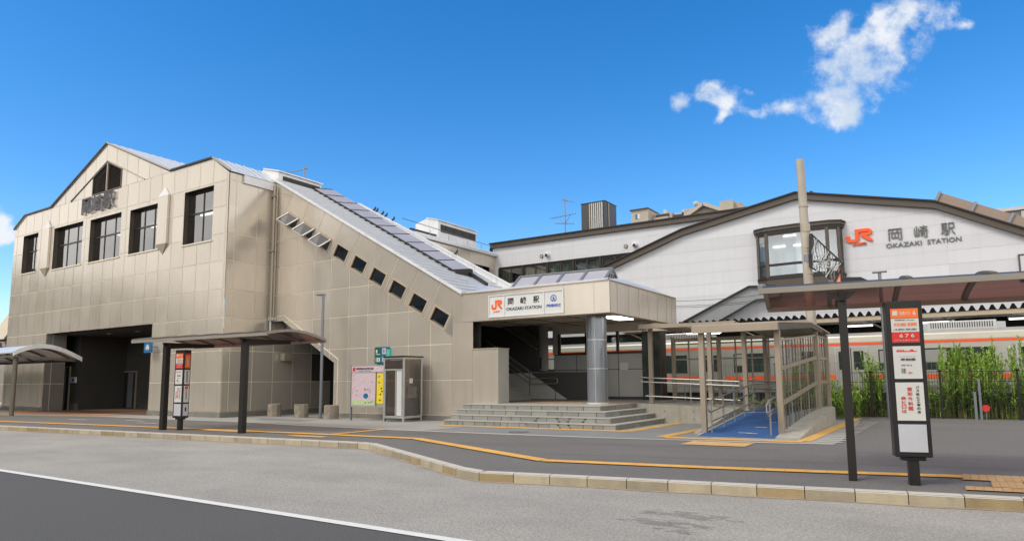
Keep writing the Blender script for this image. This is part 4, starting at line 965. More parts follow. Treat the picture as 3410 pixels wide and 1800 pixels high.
# curved outer kerb wall
out = []
cs = [(17.5, .17, -3.3), (18.5, .26, -3.3), (20.2, .42, -3.3), (22.2, .56, -3.32), (24.2, .62, -3.5), (25.6, .62, -3.62)]
for (y0, z0, x0), (y1, z1, x1) in zip(cs[:-1], cs[1:]):
    P = [(XB, y0, .1), (x0, y0, .1), (x0, y0, z0), (XB, y0, z0+.02), (XB, y1, .1), (x1, y1, .1), (x1, y1, z1), (XB, y1, z1+.02)]
    mb.mesh(P, [(0,1,2,3), (7,6,5,4), (1,5,6,2), (2,6,7,3), (0,3,7,4)], 'concrete')
mb.build('base', RP)
mb = MB(); mb.poly([(-5.72, 17.35, .163), (-3.88, 17.42, .163), (-3.88, 22.2, .578), (-5.72, 22.2, .578)], 'blue_floor'); mb.poly([(-5.72, 22.2, .578), (-3.88, 22.2, .578), (-3.88, 25.9, .59), (-5.72, 25.9, .59)], 'blue_floor')
mb.poly([(-5.72, 22.2, .5784), (-5.72, 25.9, .5904), (-8.8, 25.9, .79), (-9.4, 22.2, .815)], 'paver_dark')
mb.build('blue_floor', RP)
mb = MB()
for (x, y, l) in ((-4.9, 18.0, .35), (-4.65, 17.95, .25), (-4.7, 19.0, .3), (-4.5, 19.9, .15)):
    z = .165+(y-17.35)*.0858; mb.poly([(x, y, z), (x+l, y+.02, z), (x+l, y+.09, z+.007), (x, y+.08, z+.007)], 'poster_grey')
each(mb, 'worn_mark', RP)
# shelter of posts, beams and glass over the ramp
RS = thing('ramp_shelter', (-5, 21, .15), 'beige steel and glass shelter with flat roof standing over the blue ramp', 'shelter')
mat('bronze_rib', (.17, .145, .115), .5, .3); pm = 'beige_post'; mat(pm, (.36, .30, .235), .45, .3, var=.08)
POSTS = [(-5.74, 17.95, .15, 2.85), (-3.83, 18.15, .15, 2.85), (-9.05, 22.6, .8, 3.45), (-5.74, 22.3, .6, 3.2), (-6.9, 22.4, .7, 3.2), (-3.83, 23.8, .6, 3.15), (-9.4, 25.85, .75, 3.25), (-7.6, 25.85, .7, 3.2), (-5.9, 25.85, .6, 3.15), (-3.83, 25.85, .6, 3.1), (-7.9, 22.6, .7, 3.35)]
for x, y, z0, z1 in POSTS[:10]:
    mb = MB(); mb.box(x-.07, x+.07, y-.07, y+.07, z0, z1, pm); mb.box(x-.1, x+.1, y-.1, y+.1, z0, z0+.04, 'coping'); mb.build('post', RS, bevel=.006)
mb = MB()
mb.box(-5.92, -3.72, 17.7, 17.85, 2.82, 3.0, pm); mb.prism([(-3.72, 17.855, 2.83), (-3.72, 22.6, 3.16), (-3.72, 24.6, 3.1), (-3.72, 24.6, 3.24), (-3.72, 22.6, 3.31), (-3.72, 17.855, 2.99)], (-.1, 0, 0), 'bronze')
mb.box(-9.2, -5.9, 21.9, 22.02, 3.34, 3.46, pm); mb.bar((-5.85, 17.8, 2.9), (-5.85, 22.3, 3.2), .1, .16, pm)
mb.box(-9.4, -3.8, 25.8, 25.92, 3.08, 3.2, pm)
each(mb, 'beam', RS)
mb = MB(); mb.prism([(-5.9, 17.75, 3.0), (-5.9, 22.4, 3.3), (-5.9, 22.4, 3.34), (-5.9, 17.75, 3.04)], (2.2, 0, 0), 'coping'); mb.prism([(-9.2, 21.92, 3.47), (-5.9, 21.92, 3.40), (-5.9, 21.92, 3.43), (-9.2, 21.92, 3.5)], (0, 4.0, 0), 'coping'); mb.prism([(-5.9, 22.4, 3.3), (-3.7, 22.4, 3.3), (-3.7, 26, 3.16), (-5.9, 26, 3.16)], (0, 0, .04), 'coping')
each(mb, 'roof', RS)
mb = MB(); mb.tube([(-8.2, 24, 3.25), (-7.0, 24, 3.22)], .03, 'lamp_glow', 8); mb.build('tube_light', RS)
mb = MB()          # back glazing frame
for x in (-9.4+.6*k for k in range(10)): mb.box(x, x+.05, 25.82, 25.87, .62, 3.1, pm)
for z in (.72, 1.32, 2.35, 2.95): mb.box(-9.4, -3.9, 25.80, 25.88, z, z+.055, pm)
mb.build('back_glazing_frame', RS)
mb = MB(); mb.poly([(-9.4, 25.85, .65), (-3.9, 25.85, .65), (-3.9, 25.85, 3.1), (-9.4, 25.85, 3.1)], 'glass_clear'); mb.build('back_glazing', RS)
mb = MB()
for i in range(19):
    y = 18.35+i*.415; zz = .2+.0858*(y-18.3) if y < 23.6 else .63; zt = 2.62+(y-18.3)*.07 if y < 23.7 else 3.0
    mb.box(XB+.0, XB+.03, y-.012, y+.012, zz, zt, 'bronze_rib' if i % 3 else pm)
def band_y(h0, h1, w_, mt):
    mb.prism([(XB-.01, 18.2, h0), (XB-.01, 23.7, h1), (XB-.01, 23.7, h1+w_), (XB-.01, 18.2, h0+w_)], (.05, 0, 0), mt); mb.box(XB-.01, XB+.04, 23.7, 25.85, h1, h1+w_, mt)
band_y(.19, .62, .04, pm); band_y(.90, 1.42, .11, pm); band_y(1.80, 2.22, .10, pm); band_y(2.56, 2.96, .05, pm)
mb.build('side_glazing_frame', RS)
mb = MB(); mb.poly([(XB+.015, 18.2, .2), (XB+.015, 23.7, .63), (XB+.015, 23.7, 2.98), (XB+.015, 18.2, 2.6)], 'glass_clear'); mb.poly([(XB+.015, 23.7, .63), (XB+.015, 25.85, .63), (XB+.015, 25.85, 2.98), (XB+.015, 23.7, 2.98)], 'glass_clear'); mb.build('side_glazing', RS)
# dark glazed end by the entrance
mb = MB(); mb.box(-10.5, -9.75, 25.3, 25.8, .82, 3.5, 'window_dark'); mb.box(-9.75, -9.68, 25.25, 25.8, .82, 3.5, 'window_frame')
tag(mb.build('shaft'), 'tall dark glazed shaft between the entrance canopy and the ramp shelter', 'cabinet')
# handrails
def handrail(label, lines, posts, r=.022):
    c = lines[0][0]; t = thing('handrail', c, label, 'handrail', None); mb = MB()
    for L in lines: mb.tube(L, r, 'rail_steel', 8)
    mb.build('rail', t, smooth=True)
    for p, h in posts: mb = MB(); mb.tube([p, (p[0], p[1], p[2]+h)], .022, 'rail_steel', 8); mb.build('post', t, smooth=True)
zf = lambda y: .163+(min(y, 22.2)-17.35)*.0858
def slopeline(x, y0, y1, h, n=2): return [(x, y0, zf(y0)+h), (x, y1, zf(y1)+h)]
handrail('two-rail metal handrail sloping up along the left side of the blue ramp', [
    [(-5.5, 17.75, zf(17.75)+.55), (-5.5, 17.55, zf(17.6)+.62), (-5.5, 17.55, zf(17.6)+.78), (-5.5, 17.8, zf(17.8)+.86), (-5.5, 22.2, .578+.86), (-4.0, 25.7, .6+.85)],
    [(-5.5, 17.75, zf(17.75)+.55), (-5.5, 22.2, .578+.6), (-4.0, 25.7, .6+.6)], slopeline(-5.5, 17.8, 22.2, .3)],
    [((-5.5, y, zf(y)), .86) for y in (17.8, 18.9, 20.0, 21.1, 22.2)])
handrail('short handrail with looped end at the foot of the ramp on its right side', [
    [(-4.0, 18.4, zf(18.4)+.55), (-4.0, 17.5, zf(17.5)+.5), (-4.0, 17.35, zf(17.4)+.62), (-4.0, 17.4, zf(17.4)+.8), (-4.0, 17.6, zf(17.6)+.88), (-4.0, 23, .578+.88)], slopeline(-4.0, 17.5, 23, .6)],
    [((-4.0, y, zf(y)), .88) for y in (17.7, 19.5, 21.3, 23)])
zl = lambda x: .81+(x+9.4)*(-.04)
handrail('double handrail along the upper level from entrance to the ramp turn', [
    [(-9.0, 22.15, 1.52), (-9.25, 22.15, 1.53), (-9.32, 22.15, 1.6), (-9.25, 22.15, 1.68), (-5.9, 22.15, 1.52)], [(-9.0, 22.15, 1.52), (-5.9, 22.15, 1.38)], [(-9.1, 22.15, 1.05), (-5.9, 22.15, .92)]],
    [((x, 22.15, .72), .9+.0*x) for x in (-8.95, -7.5, -6.1)])
handrail('rear handrail in front of the shelter back glazing', [[(-9.0, 25.6, 1.62), (-4.1, 25.6, 1.42)], [(-9.0, 25.6, 1.35), (-4.1, 25.6, 1.15)]], [((x, 25.6, .62), .9) for x in (-8.9, -7.0, -5.2)])

# ================================================================== STREET FURNITURE
# phone booth
PB = thing('phone_booth', (-17.4, 19.0, .15), 'glass telephone booth with white frame and dark roof beside the map board', 'phone booth')
bx0, bx1, by0, by1, bz1 = -17.93, -16.98, 18.58, 19.55, 2.5
mb = MB()
for x in (bx0, bx1): 
    for y in (by0, by1): mb.box(x-.03, x+.03, y-.03, y+.03, .15, bz1, 'silver')
for z0, z1 in ((.28, .36), (bz1-.06, bz1)):
    mb.box(bx0+.03, bx1-.03, by0-.025, by0+.025, z0, z1, 'silver'); mb.box(bx1-.025, bx1+.025, by0+.03, by1-.03, z0, z1, 'silver'); mb.box(bx0-.025, bx0+.025, by0+.03, by1-.03, z0, z1, 'silver')
mb.build('frame', PB, bevel=.006)
mb = MB(); mb.box(bx0+.03, bx1-.03, by0-.02, by0+.03, 2.1, 2.38, 'bronze'); mb.box(bx0+.03, bx1-.03, by0-.03, by0+.0, 2.08, 2.14, 'ink'); mb.box(bx0+.03, bx1-.03, by0-.035, by0+.02, 2.02, 2.07, 'silver'); mb.build('header', PB)
mb = MB(); mb.box(bx0-.06, bx1+.06, by0-.06, by1+.06, bz1, bz1+.05, 'black_frame'); mb.build('roof', PB, bevel=.01)
mb = MB()
for x in (bx0+.05, bx0+.58, bx1-.06): mb.box(x-.02, x+.02, by0-.03, by0+.01, .36, 2.03, 'silver')
each(mb, 'door_stile', PB)
mb = MB(); mb.box(bx0+.62, bx1-.1, by0-.012, by0-.004, .38, 2.02, 'sign_white')
for k in range(24): z = .42+k*.067; mb.box(bx0+.64, bx1-.12, by0-.016, by0-.012, z, z+.018, 'poster_grey')
mb.build('vent_grille', PB)
mb = MB(); mb.poly([(bx0, by0, .36), (bx0+.6, by0, .36), (bx0+.6, by0, 2.05), (bx0, by0, 2.05)], 'glass_booth'); mb.poly([(bx1, by0, .36), (bx1, by1, .36), (bx1, by1, 2.44), (bx1, by0, 2.44)], 'glass_booth'); mb.poly([(bx0, by0, .36), (bx0, by1, .36), (bx0, by1, 2.44), (bx0, by0, 2.44)], 'glass_booth'); mb.poly([(bx0, by1, .36), (bx1, by1, .36), (bx1, by1, 2.44), (bx0, by1, 2.44)], 'glass_booth')
mb.build('glass', PB)
mb = MB(); mb.box(bx0+.1, bx1-.1, by1-.35, by1-.08, .95, 1.0, 'grey_steel'); mb.box(bx1-.5, bx1-.1, by1-.3, by1-.08, .3, .95, 'grey_steel'); mb.build('shelf', PB)
mb = MB(); mb.box(bx1-.42, bx1-.14, by1-.3, by1-.1, 1.0, 1.42, 'poster_grey'); mb.box(bx1-.38, bx1-.2, by1-.32, by1-.3, 1.15, 1.3, 'silver'); mb.tube([(bx1-.46, by1-.25, 1.1), (bx1-.48, by1-.27, 1.25), (bx1-.46, by1-.25, 1.4)], .025, 'ink', 8); mb.build('telephone', PB, bevel=.01)
mb = MB(); mb.box(bx1+.005, bx1+.012, by0+.3, by0+.48, 1.55, 1.72, 'poster_white'); mb.build('sticker', PB)
t = thing('green_fin_sign', (-17.75, 19.0, 2.55), 'translucent teal fin standing on the left corner of the phone booth roof', 'sign')
mb = MB(); mb.prism([(-17.92, 18.62, 2.55), (-17.68, 18.62, 2.55), (-17.70, 18.62, 2.83), (-17.88, 18.62, 2.8)], (0, .05, 0), 'teal'); mb.prism([(-17.81, 18.615, 2.56), (-17.79, 18.615, 2.56), (-17.80, 18.615, 2.8), (-17.82, 18.615, 2.8)], (0, -.01, 0), 'poster_white'); mb.build('fin', t)
# map board
MP = thing('map_board', (-18.9, 18.75, .15), 'town map board on two posts, pink map with yellow poster, left of the phone booth', 'sign board')
mx0, mx1, my = -19.8, -18.02, 18.72
for x in (mx0, mx1): mb = MB(); mb.box(x-.03, x+.03, my-.03, my+.03, .15, 2.24, 'grey_steel'); mb.build('post', MP)
mb = MB(); mb.box(mx0+.03, mx1-.03, my-.04, my+.03, .66, 2.24, 'silver'); mb.build('panel', MP)
def flat(parent, name, a, b, c, d, y, mt): mb = MB(); mb.box(a, b, y-.006, y, c, d, mt); return mb.build(name, parent)
flat(MP, 'header', mx0+.04, mx1-.04, 1.98, 2.2, my-.042, 'map_pink')
mb = MB(); mb.box(mx0+.1, mx0+.24, my-.055, my-.049, 2.02, 2.16, 'red'); mb.build('mark', MP)
text('lettering', '岡崎駅周辺案内図', (mx0+.3, mx0+1.2, 2.06, 2.15), (0, my-.049, 0), X3, Z3, FN, 'ink', MP, .004, .02)
text('lettering', 'Station Area Map', (mx0+.4, mx0+1.1, 2.0, 2.035), (0, my-.049, 0), X3, Z3, FN, 'ink', MP, .004, .01)
mp = flat(MP, 'map', mx0+.06, mx1-.46, .72, 1.94, my-.042, 'map_pink')
mb = MB(); gr = random.Random(8)
for k in range(26):
    x, z = gr.uniform(mx0+.08, mx1-.6), gr.uniform(.95, 1.85); a_ = gr.uniform(-1, 1)*.3; b_ = gr.uniform(-.25, .25)
    x2, z2 = min(max(x+a_, mx0+.07), mx1-.48), min(max(z+b_, .74), 1.92)
    mb.bar((x, my-.0495, z), (x2, my-.0495, z2), .007, .002, gr.choice(['poster_white', 'poster_cream', 'red']), up=(0, 1, 0))
for k in range(18): x, z = gr.uniform(mx0+.1, mx1-.55), gr.uniform(.78, 1.85); mb.box(x, x+.04, my-.052, my-.0485, z, z+.035, gr.choice(['blue_ink', 'ink', 'poster_grey']))
mb.box(mx0+.07, mx1-.47, my-.0495, my-.0483, .73, .92, 'map_green'); 
for k in range(12): x = gr.uniform(mx0+.5, mx1-.6); z = gr.uniform(.76, .9); mb.box(x, x+.06, my-.052, my-.0496, z, z+.05, 'poster_white')
mb.poly([(-18.98+.13*math.cos(i*.5236), my-.0515, 1.08+.1*math.sin(i*.5236)) for i in range(12)], 'sign_blue')
mb.build('map_drawing', MP)
flat(MP, 'divider', mx1-.45, mx1-.41, .7, 1.96, my-.042, 'ink')
flat(MP, 'poster', mx1-.40, mx1-.06, .8, 1.92, my-.042, 'map_yellow')
mb = MB()
for k in range(9): x = mx1-.36+gr.uniform(0, .2); z = .9+k*.11; mb.box(x, x+.08, my-.052, my-.048, z, z+.05, gr.choice(['poster_white', 'blue_ink', 'ink', 'poster_cream']))
mb.build('poster_print', MP)
# restroom / facility sign
GS = thing('facility_sign', (-19.3, YS-.1, 2.3), 'square sign, half dark green and half blue with pale pictograms, above the map board', 'sign')
gx0, gx1, gz0, gz1 = -19.62, -18.92, 2.33, 2.98; gy = YS-.1
mb = MB(); mb.box(gx0, (gx0+gx1)/2, gy-.05, gy+.08, gz0, gz1, 'sign_green'); mb.build('left_half', GS); mb = MB(); mb.box((gx0+gx1)/2, gx1, gy-.05, gy+.08, gz0, gz1, 'sign_blue'); mb.build('right_half', GS)
yy = gy-.056; mb = MB(); mb.box(gx0+.07, gx0+.15, yy, yy+.004, 2.75, 2.88, 'poster_white'); mb.box(gx0+.07, gx0+.3, yy, yy+.004, 2.68, 2.71, 'poster_white'); mb.box(gx0+.07, gx0+.3, yy, yy+.004, 2.4, 2.56, 'poster_white'); mb.box(gx0+.1, gx0+.13, yy-.003, yy, 2.42, 2.54, 'sign_green'); mb.box(gx0+.2, gx0+.23, yy-.003, yy, 2.42, 2.54, 'sign_green')
mb.box(gx1-.28, gx1-.08, yy, yy+.004, 2.7, 2.93, 'map_pink'); mb.box(gx1-.23, gx1-.19, yy-.003, yy, 2.75, 2.88, 'sign_blue'); mb.box(gx1-.15, gx1-.12, yy-.003, yy, 2.75, 2.88, 'red'); mb.box(gx1-.28, gx1-.08, yy, yy+.004, 2.4, 2.6, 'poster_grey'); mb.box(gx1-.22, gx1-.14, yy-.003, yy, 2.44, 2.52, 'sign_blue'); mb.build('pictograms', GS)
# taxi pole sign
TS = thing('projecting_sign', (-31.9, YF-.35, 3.05), 'small blue square sign projecting at the right jamb of the dark portal', 'sign')
a = W('y', YF-.3, 366, 862); b = W('y', YF-.3, 383, 886)
mb = MB(); mb.box(a[0], b[0], YF-.36, YF-.3, b[2], a[2], 'sign_blue'); mb.bar((b[0]-.1, YF-.3, a[2]-.2), (b[0]-.1, YF, a[2]-.2), .05, .05, 'grey_steel'); mb.build('board', TS)
mb = MB(); cxs = (a[0]+b[0])/2; mb.box(cxs-.14, cxs+.14, YF-.37, YF-.361, b[2]+.16, b[2]+.3, 'poster_white'); mb.box(cxs-.08, cxs+.08, YF-.37, YF-.361, b[2]+.302, b[2]+.37, 'poster_white'); mb.tube([(cxs-.08, YF-.372, b[2]+.15), (cxs-.08, YF-.37, b[2]+.15)], .03, 'poster_white', 8); mb.tube([(cxs+.08, YF-.372, b[2]+.15), (cxs+.08, YF-.37, b[2]+.15)], .03, 'poster_white', 8); mb.build('pictogram', TS)
# stone stools
for i, (x, y) in enumerate(((-25.2, 19.35), (-23.25, 19.2), (-21.15, 18.95))):
    mb = MB(); r = .29; n = 10; sr_ = random.Random(i); rng = []
    hts = (.15, .3, .5, .68, .7)
    for h in hts: rng.append([(x+(r*(1.0-.06*(h > .69)) + sr_.uniform(-.02, .02))*math.cos(2*math.pi*k/n+.3), y+(r+sr_.uniform(-.02, .02))*math.sin(2*math.pi*k/n+.3), h+i*.0) for k in range(n)])
    P = [p for q in rng for p in q]; F = [(a_*n+k, a_*n+(k+1) % n, (a_+1)*n+(k+1) % n, (a_+1)*n+k) for a_ in range(len(hts)-1) for k in range(n)]+[tuple(range(len(hts)*n-n, len(hts)*n))]
    mb.mesh(P, F, 'stone_seat'); tag(mb.build('stone_bollard', bevel=.015), 'rough stone stump bollard '+('nearest the corner of the gabled front' if i == 0 else 'in the middle of the three before the dark passage' if i == 1 else 'beside the lamp post foot, rightmost'), 'bollard', 'stone bollards before the stair passage')
# lamp posts
def lamp(x, y, top, arm, label, two=False):
    t = thing('street_lamp', (x, y, .15), label, 'lamp post'); mb = MB(); mb.tube([(x, y, .15), (x, y, .2)], .11, 'grey_steel', 12); mb.tube([(x, y, .2), (x, y, top)], .058, 'grey_steel', 12); mb.build('pole', t, smooth=True)
    mb = MB(); d = Vector(arm); p = Vector((x, y, top)); mb.bar(p-d*(1 if two else .12), p+d, .2, .05, 'grey_steel'); mb.build('lamp_head', t, bevel=.01)
    mb = MB(); mb.bar(p+d*.35+Vector((0, 0, -.03)), p+d*.9+Vector((0, 0, -.03)), .13, .012, 'poster_white'); mb.build('diffuser', t)
lamp(-21.81, 18.96, 5.2, (-.33, -.03, 0), 'slim grey lamp post with a short flat head, left of the map board')
lamp(-2.16, 27.79, 5.45, (-.24, .0, 0), 'slim grey lamp post with T-shaped head behind the right bus shelter', True)

# bus shelters ------------------------------------------------------------
def shelter(orig, ang, L, w_, znear, zfar, posts, label, group='bus shelters', pw_=.11):
    t = thing('bus_shelter', (orig[0], orig[1], .15), label, 'bus shelter', group)
    ux = Vector((math.cos(ang), math.sin(ang), 0)); uy = Vector((-math.sin(ang), math.cos(ang), 0)); o = Vector((orig[0], orig[1], 0))
    def pt(s, q, z): return o+ux*s+uy*q+Vector((0, 0, z))
    N = 8; rise = .17
    prof = [(w_*k/N, znear+(zfar-znear)*k/N+rise*math.sin(math.pi*k/N)) for k in range(N+1)]
    mb = MB()
    for (q0, z0), (q1, z1) in zip(prof[:-1], prof[1:]): mb.poly([pt(0, q0, z0), pt(L, q0, z0), pt(L, q1, z1), pt(0, q1, z1)], 'polycarb')
    mb.build('roof_panels', t)
    mb = MB(); mb.bar(pt(-.02, 0, znear-.045), pt(L+.02, 0, znear-.03), .06, .085, 'beam_taupe'); mb.build('front_beam', t)
    mb = MB(); mb.bar(pt(-.02, w_, zfar-.04), pt(L+.02, w_, zfar-.04), .06, .08, 'beam_taupe'); mb.build('rear_beam', t)
    n = max(2, round(L/1.0))
    for k in range(n+1):
        mb = MB(); s = L*k/n
        for (q0, z0), (q1, z1) in zip(prof[:-1], prof[1:]): mb.bar(pt(s, q0, z0+.0), pt(s, q1, z1+.0), .07, .075, 'beam_taupe' if k in (0, n) else 'bronze_rib')
        mb.build('rib', t)
    for s, q in posts:
        mb = MB(); mb.bar(pt(s, q, .15), pt(s, q, znear-.2), pw_, pw_, 'dark_metal', up=tuple(uy)); mb.build('post', t, bevel=.01)
        mb = MB(); P = [pt(s, q-.1, znear-.25), pt(s, q-.12, znear-.11), pt(s, w_*.85, zfar-.0), pt(s, w_*.85, zfar-.1), pt(s, q+.1, znear-.3)]
        mb.prism([p-ux*.04 for p in P], ux*.08, 'dark_metal'); mb.build('arm', t); mb = MB(); mb.prism([pt(s-.2, q-.05, znear-.115), pt(s+.2, q-.05, znear-.115), pt(s+.08, q-.05, znear-.22), pt(s-.08, q-.05, znear-.22)], uy*.1, 'dark_metal'); mb.build('bracket', t)
    return t
mat('bronze_rib', (.17, .145, .115), .5, .3)
shelter((-2.45, 10.6), math.radians(9.4), 7.0, 2.1, 2.97, 2.87, [(1.12, .1), (5.6, .1)], 'bus shelter with long curved brown-tinted roof on black posts at the right kerb')
_a = math.radians(4.3)
_p = np.array([-21.38, 12.23])-1.45*np.array([math.cos(_a), math.sin(_a)])-.25*np.array([-math.sin(_a), math.cos(_a)])
shelter(tuple(_p), _a, 6.3, 2.3, 3.02, 2.92, [(1.45, .25), (5.12, .25)], 'bus shelter with curved tinted roof on two black posts at the left kerb', pw_=.17)
# bus stop pylons
def pylon(x, y, rz, label, side):
    t = thing('bus_stop_sign', (x, y, .15), label, 'bus stop sign')
    ux = Vector((math.cos(rz), math.sin(rz), 0)); uy = Vector((-math.sin(rz), math.cos(rz), 0)); o = Vector((x, y, 0)); H0, H1 = .53, 2.66; hw, hd = .225, .12
    def bxx(mb, a, b, c, d, e, f_, mt):
        P = [o+ux*p+uy*q+Vector((0, 0, r)) for r in (e, f_) for p, q in ((a, c), (b, c), (b, d), (a, d))]
        mb.mesh(P, [(3,2,1,0),(4,5,6,7),(0,1,5,4),(1,2,6,5),(2,3,7,6),(3,0,4,7)], mt)
    mb = MB(); bxx(mb, -hw, hw, -hd, hd, H0, H1, 'black_frame'); mb.build('cabinet', t, bevel=.012)
    mb = MB(); bxx(mb, -.065, .065, -.065, .065, .15, H0, 'black_frame'); bxx(mb, -.15, .15, -.08, .08, H0-.05, H0, 'black_frame'); mb.build('foot', t, bevel=.008)
    pz = [(H1-.62, H1-.1), (H1-1.15, H1-.68), (H1-1.75, H1-1.21), (H1-2.1+.02, H1-1.81)]
    pz = [(2.08, 2.55), (1.585, 2.03), (1.02, 1.535), (.60, .97)]
    faces = [(ux, -uy, hd, hw-.055)]
    if side: faces.append((uy, ux, hw, hd-.03))
    for fi_, (u, n, dd, pw) in enumerate(faces):
        org = o+n*(dd+.0)
        def pl(a, b, c, d, mt, k=1, name='panel'):
            mb = MB(); P = [org+u*p+n*(.002*k)+Vector((0, 0, r)) for p, r in ((a, c), (b, c), (b, d), (a, d))]; mb.prism(P, n*.003, mt); return mb.build(name, t)
        mts = ['red', 'poster_white', 'poster_white', 'poster_grey']
        for (c, d), mt in zip(pz, mts): pl(-pw, pw, c, d, mt)
        if fi_ == 0:
            q = n; org2 = org+n*.009
            pl(-pw, pw, 2.42, 2.55, 'red_orange', 3); pl(-pw, pw, 2.225, 2.41, 'poster_white', 3)
            pl(-pw+.025, -pw+.085, 2.455, 2.52, 'poster_white', 5)
            tx = lambda s, r, m_, b_=.02: text('lettering', s, r, org2, u, Z3, n, m_, t, .002, b_)
            tx('名鉄バス', (-.06, .075, 2.46, 2.51), 'poster_white'); tx('6', (.105, .14, 2.455, 2.515), 'poster_white')
            tx('岡崎駅前 Okazaki', (-.12, .12, 2.38, 2.40), 'ink', .0); tx('市民病院 東岡崎', (-.135, .145, 2.30, 2.355), 'red_orange'); tx('上地 福岡町 岡崎公園前', (-.15, .14, 2.245, 2.275), 'ink', .0)
            tx('6 7 6', (-.075, .105, 2.15, 2.2), 'poster_white'); tx('のりかえ案内 のりば', (-.14, .15, 2.1, 2.12), 'poster_white', .0)
            pl(-.13, .12, 1.955, 1.965, 'red', 3); pl(.04, .08, 1.965, 1.985, 'red', 3); tx('▲▲▲', (-.12, -.03, 1.97, 1.99), 'red', .0)
            tx('時刻表', (-.08, .1, 1.83, 1.865), 'ink'); tx('バスのりば', (-.1, .1, 1.885, 1.9), 'poster_cream', .0); tx('お問い合わせ', (-.08, .05, 1.76, 1.78), 'ink', .0); tx('日祝', (-.08, -.03, 1.66, 1.73), 'ink', .0); tx('運休', (-.0, .05, 1.655, 1.68), 'orange', .0)
            for k, ch in enumerate('バス設備工事の店'): tx(ch, (.075, .115, 1.455-k*.048, 1.49-k*.048), 'ink')
            for k, ch in enumerate('整形外科医'): tx(ch, (-.03, .03, 1.42-k*.065, 1.47-k*.065), 'red')
            for k, ch in enumerate('歯と口は'): tx(ch, (-.11, -.055, 1.3-k*.058, 1.345-k*.058), 'red')
        else:
            pl(-pw+.01, pw-.01, 2.1, 2.5, 'red_orange', 3); tx = lambda s, r, m_, b_=.02: text('lettering', s, r, org+n*.009, u, Z3, n, m_, t, .002, b_)
            for k, ch in enumerate('バスのりば'): tx(ch, (-.03, .03, 2.42-k*.065, 2.47-k*.065), 'poster_white')
            for k, ch in enumerate('岡崎駅前時刻'): tx(ch, (-.03, .03, 1.94-k*.06, 1.99-k*.06), 'ink')
            for k, ch in enumerate('中央病院行'): tx(ch, (-.03, .03, 1.36-k*.065, 1.41-k*.065), 'ink')
            pl(-.05, .05, 1.43, 1.52, 'red', 3); pl(-.025, .025, .74, .86, 'ink', 3)
    return t
pylon(-.60, 10.85, math.radians(14), 'tall black bus stop pylon at the right kerb, wide red, white and blank panels', False)
pylon(-20.72, 12.4, math.radians(4), 'black bus stop pylon between the two posts of the left bus shelter, showing two sides', True)
# arched walkway canopy at far left
AC = thing('arched_canopy', (-38, 14.5, .15), 'arched light metal walkway canopy on a brown round post at the far left', 'canopy')
mb = MB(); XE = -37.4; N = 12
arcp = [(14.0+3.0*k/N, 3.1+(2.88-3.1)*k/N+.48*math.sin(math.pi*(k/N)**.9)) for k in range(N+1)]
for (y0, z0), (y1, z1) in zip(arcp[:-1], arcp[1:]):
    mb.prism([(XE, y0, z0), (XE, y1, z1), (XE, y1, z1+.05), (XE, y0, z0+.05)], (-18, 0, 0), 'roof_metal')
mb.build('roof_panels', AC)
mb = MB()
for (y0, z0), (y1, z1) in zip(arcp[:-1], arcp[1:]): mb.prism([(XE+.04, y0, z0-.12), (XE+.04, y1, z1-.12), (XE+.04, y1, z1+.09), (XE+.04, y0, z0+.09)], (-.1, 0, 0), 'white_cap')
mb.build('end_arch', AC)
for k in range(8):
    mb = MB(); x = XE-.9-k*2.2
    for (y0, z0), (y1, z1) in zip(arcp[:-1], arcp[1:]): mb.bar((x, y0, z0-.05), (x, y1, z1-.05), .08, .09, 'bronze_rib')
    mb.build('rib', AC)
mb = MB(); mb.bar((XE, 14.15, 2.98), (XE-18, 14.15, 2.98), .12, .14, 'bronze_rib'); mb.bar((XE-.3, 14.15, 2.95), (XE-.3, 16.9, 2.82), .1, .12, 'bronze_rib'); mb.bar((XE, 16.9, 2.82), (XE-18, 16.9, 2.82), .1, .12, 'dark_metal'); each(mb, 'beam', AC)
for x in (-37.89, -44.5): mb = MB(); mb.tube([(x, 14.3, .15), (x, 14.3, 2.92)], .1, 'bronze_rib', 12); mb.build('post', AC, smooth=True)

# ================================================================== WHITE STATION BUILDING
WY = 36.0
WG = thing('white_gabled_building', (-6, WY, 0), 'white gabled station building over the tracks with brown roof edges and a big bay window', 'building')
RL = [(-23.0, 5.2), (-17.69, 7.96), (-12.3, 9.86), (-6.3, 10.95), (-.38, 9.6), (2.9, 7.9), (9, 4.7)]
RL[1] = tuple(W('y', WY, 1500, 685)[[0, 2]]); RL[2] = tuple(W('y', WY, 1718, 581)[[0, 2]]); RL[3] = tuple(W('y', WY, 2003, 489)[[0, 2]]); RL[4] = tuple(W('y', WY, 2350, 511)[[0, 2]]); RL[5] = tuple(W('y', WY, 2576, 580)[[0, 2]])
RL[0] = (RL[1][0]-5, RL[1][1]-5*(RL[2][1]-RL[1][1])/(RL[2][0]-RL[1][0])); RL[6] = (RL[5][0]+6, RL[5][1]-6*(RL[4][1]-RL[5][1])/(RL[5][0]-RL[4][0]))
mb = MB(); fg = lambda u, v, d: (u, WY-d*.6, v)
rs = [4.2+.62*k for k in range(13)]
regs = [[(RL[i][0], 4.2), (RL[i+1][0], 4.2), RL[i+1], RL[i]] for i in range(6)]
cladding(mb, regs, [-24, -16, -8, 0, 8, 16], rs, [], fg, 'white_siding', 'siding_joint', gap=.012, tilt=.0008)
mb.build('wall', WG)
mb = MB()
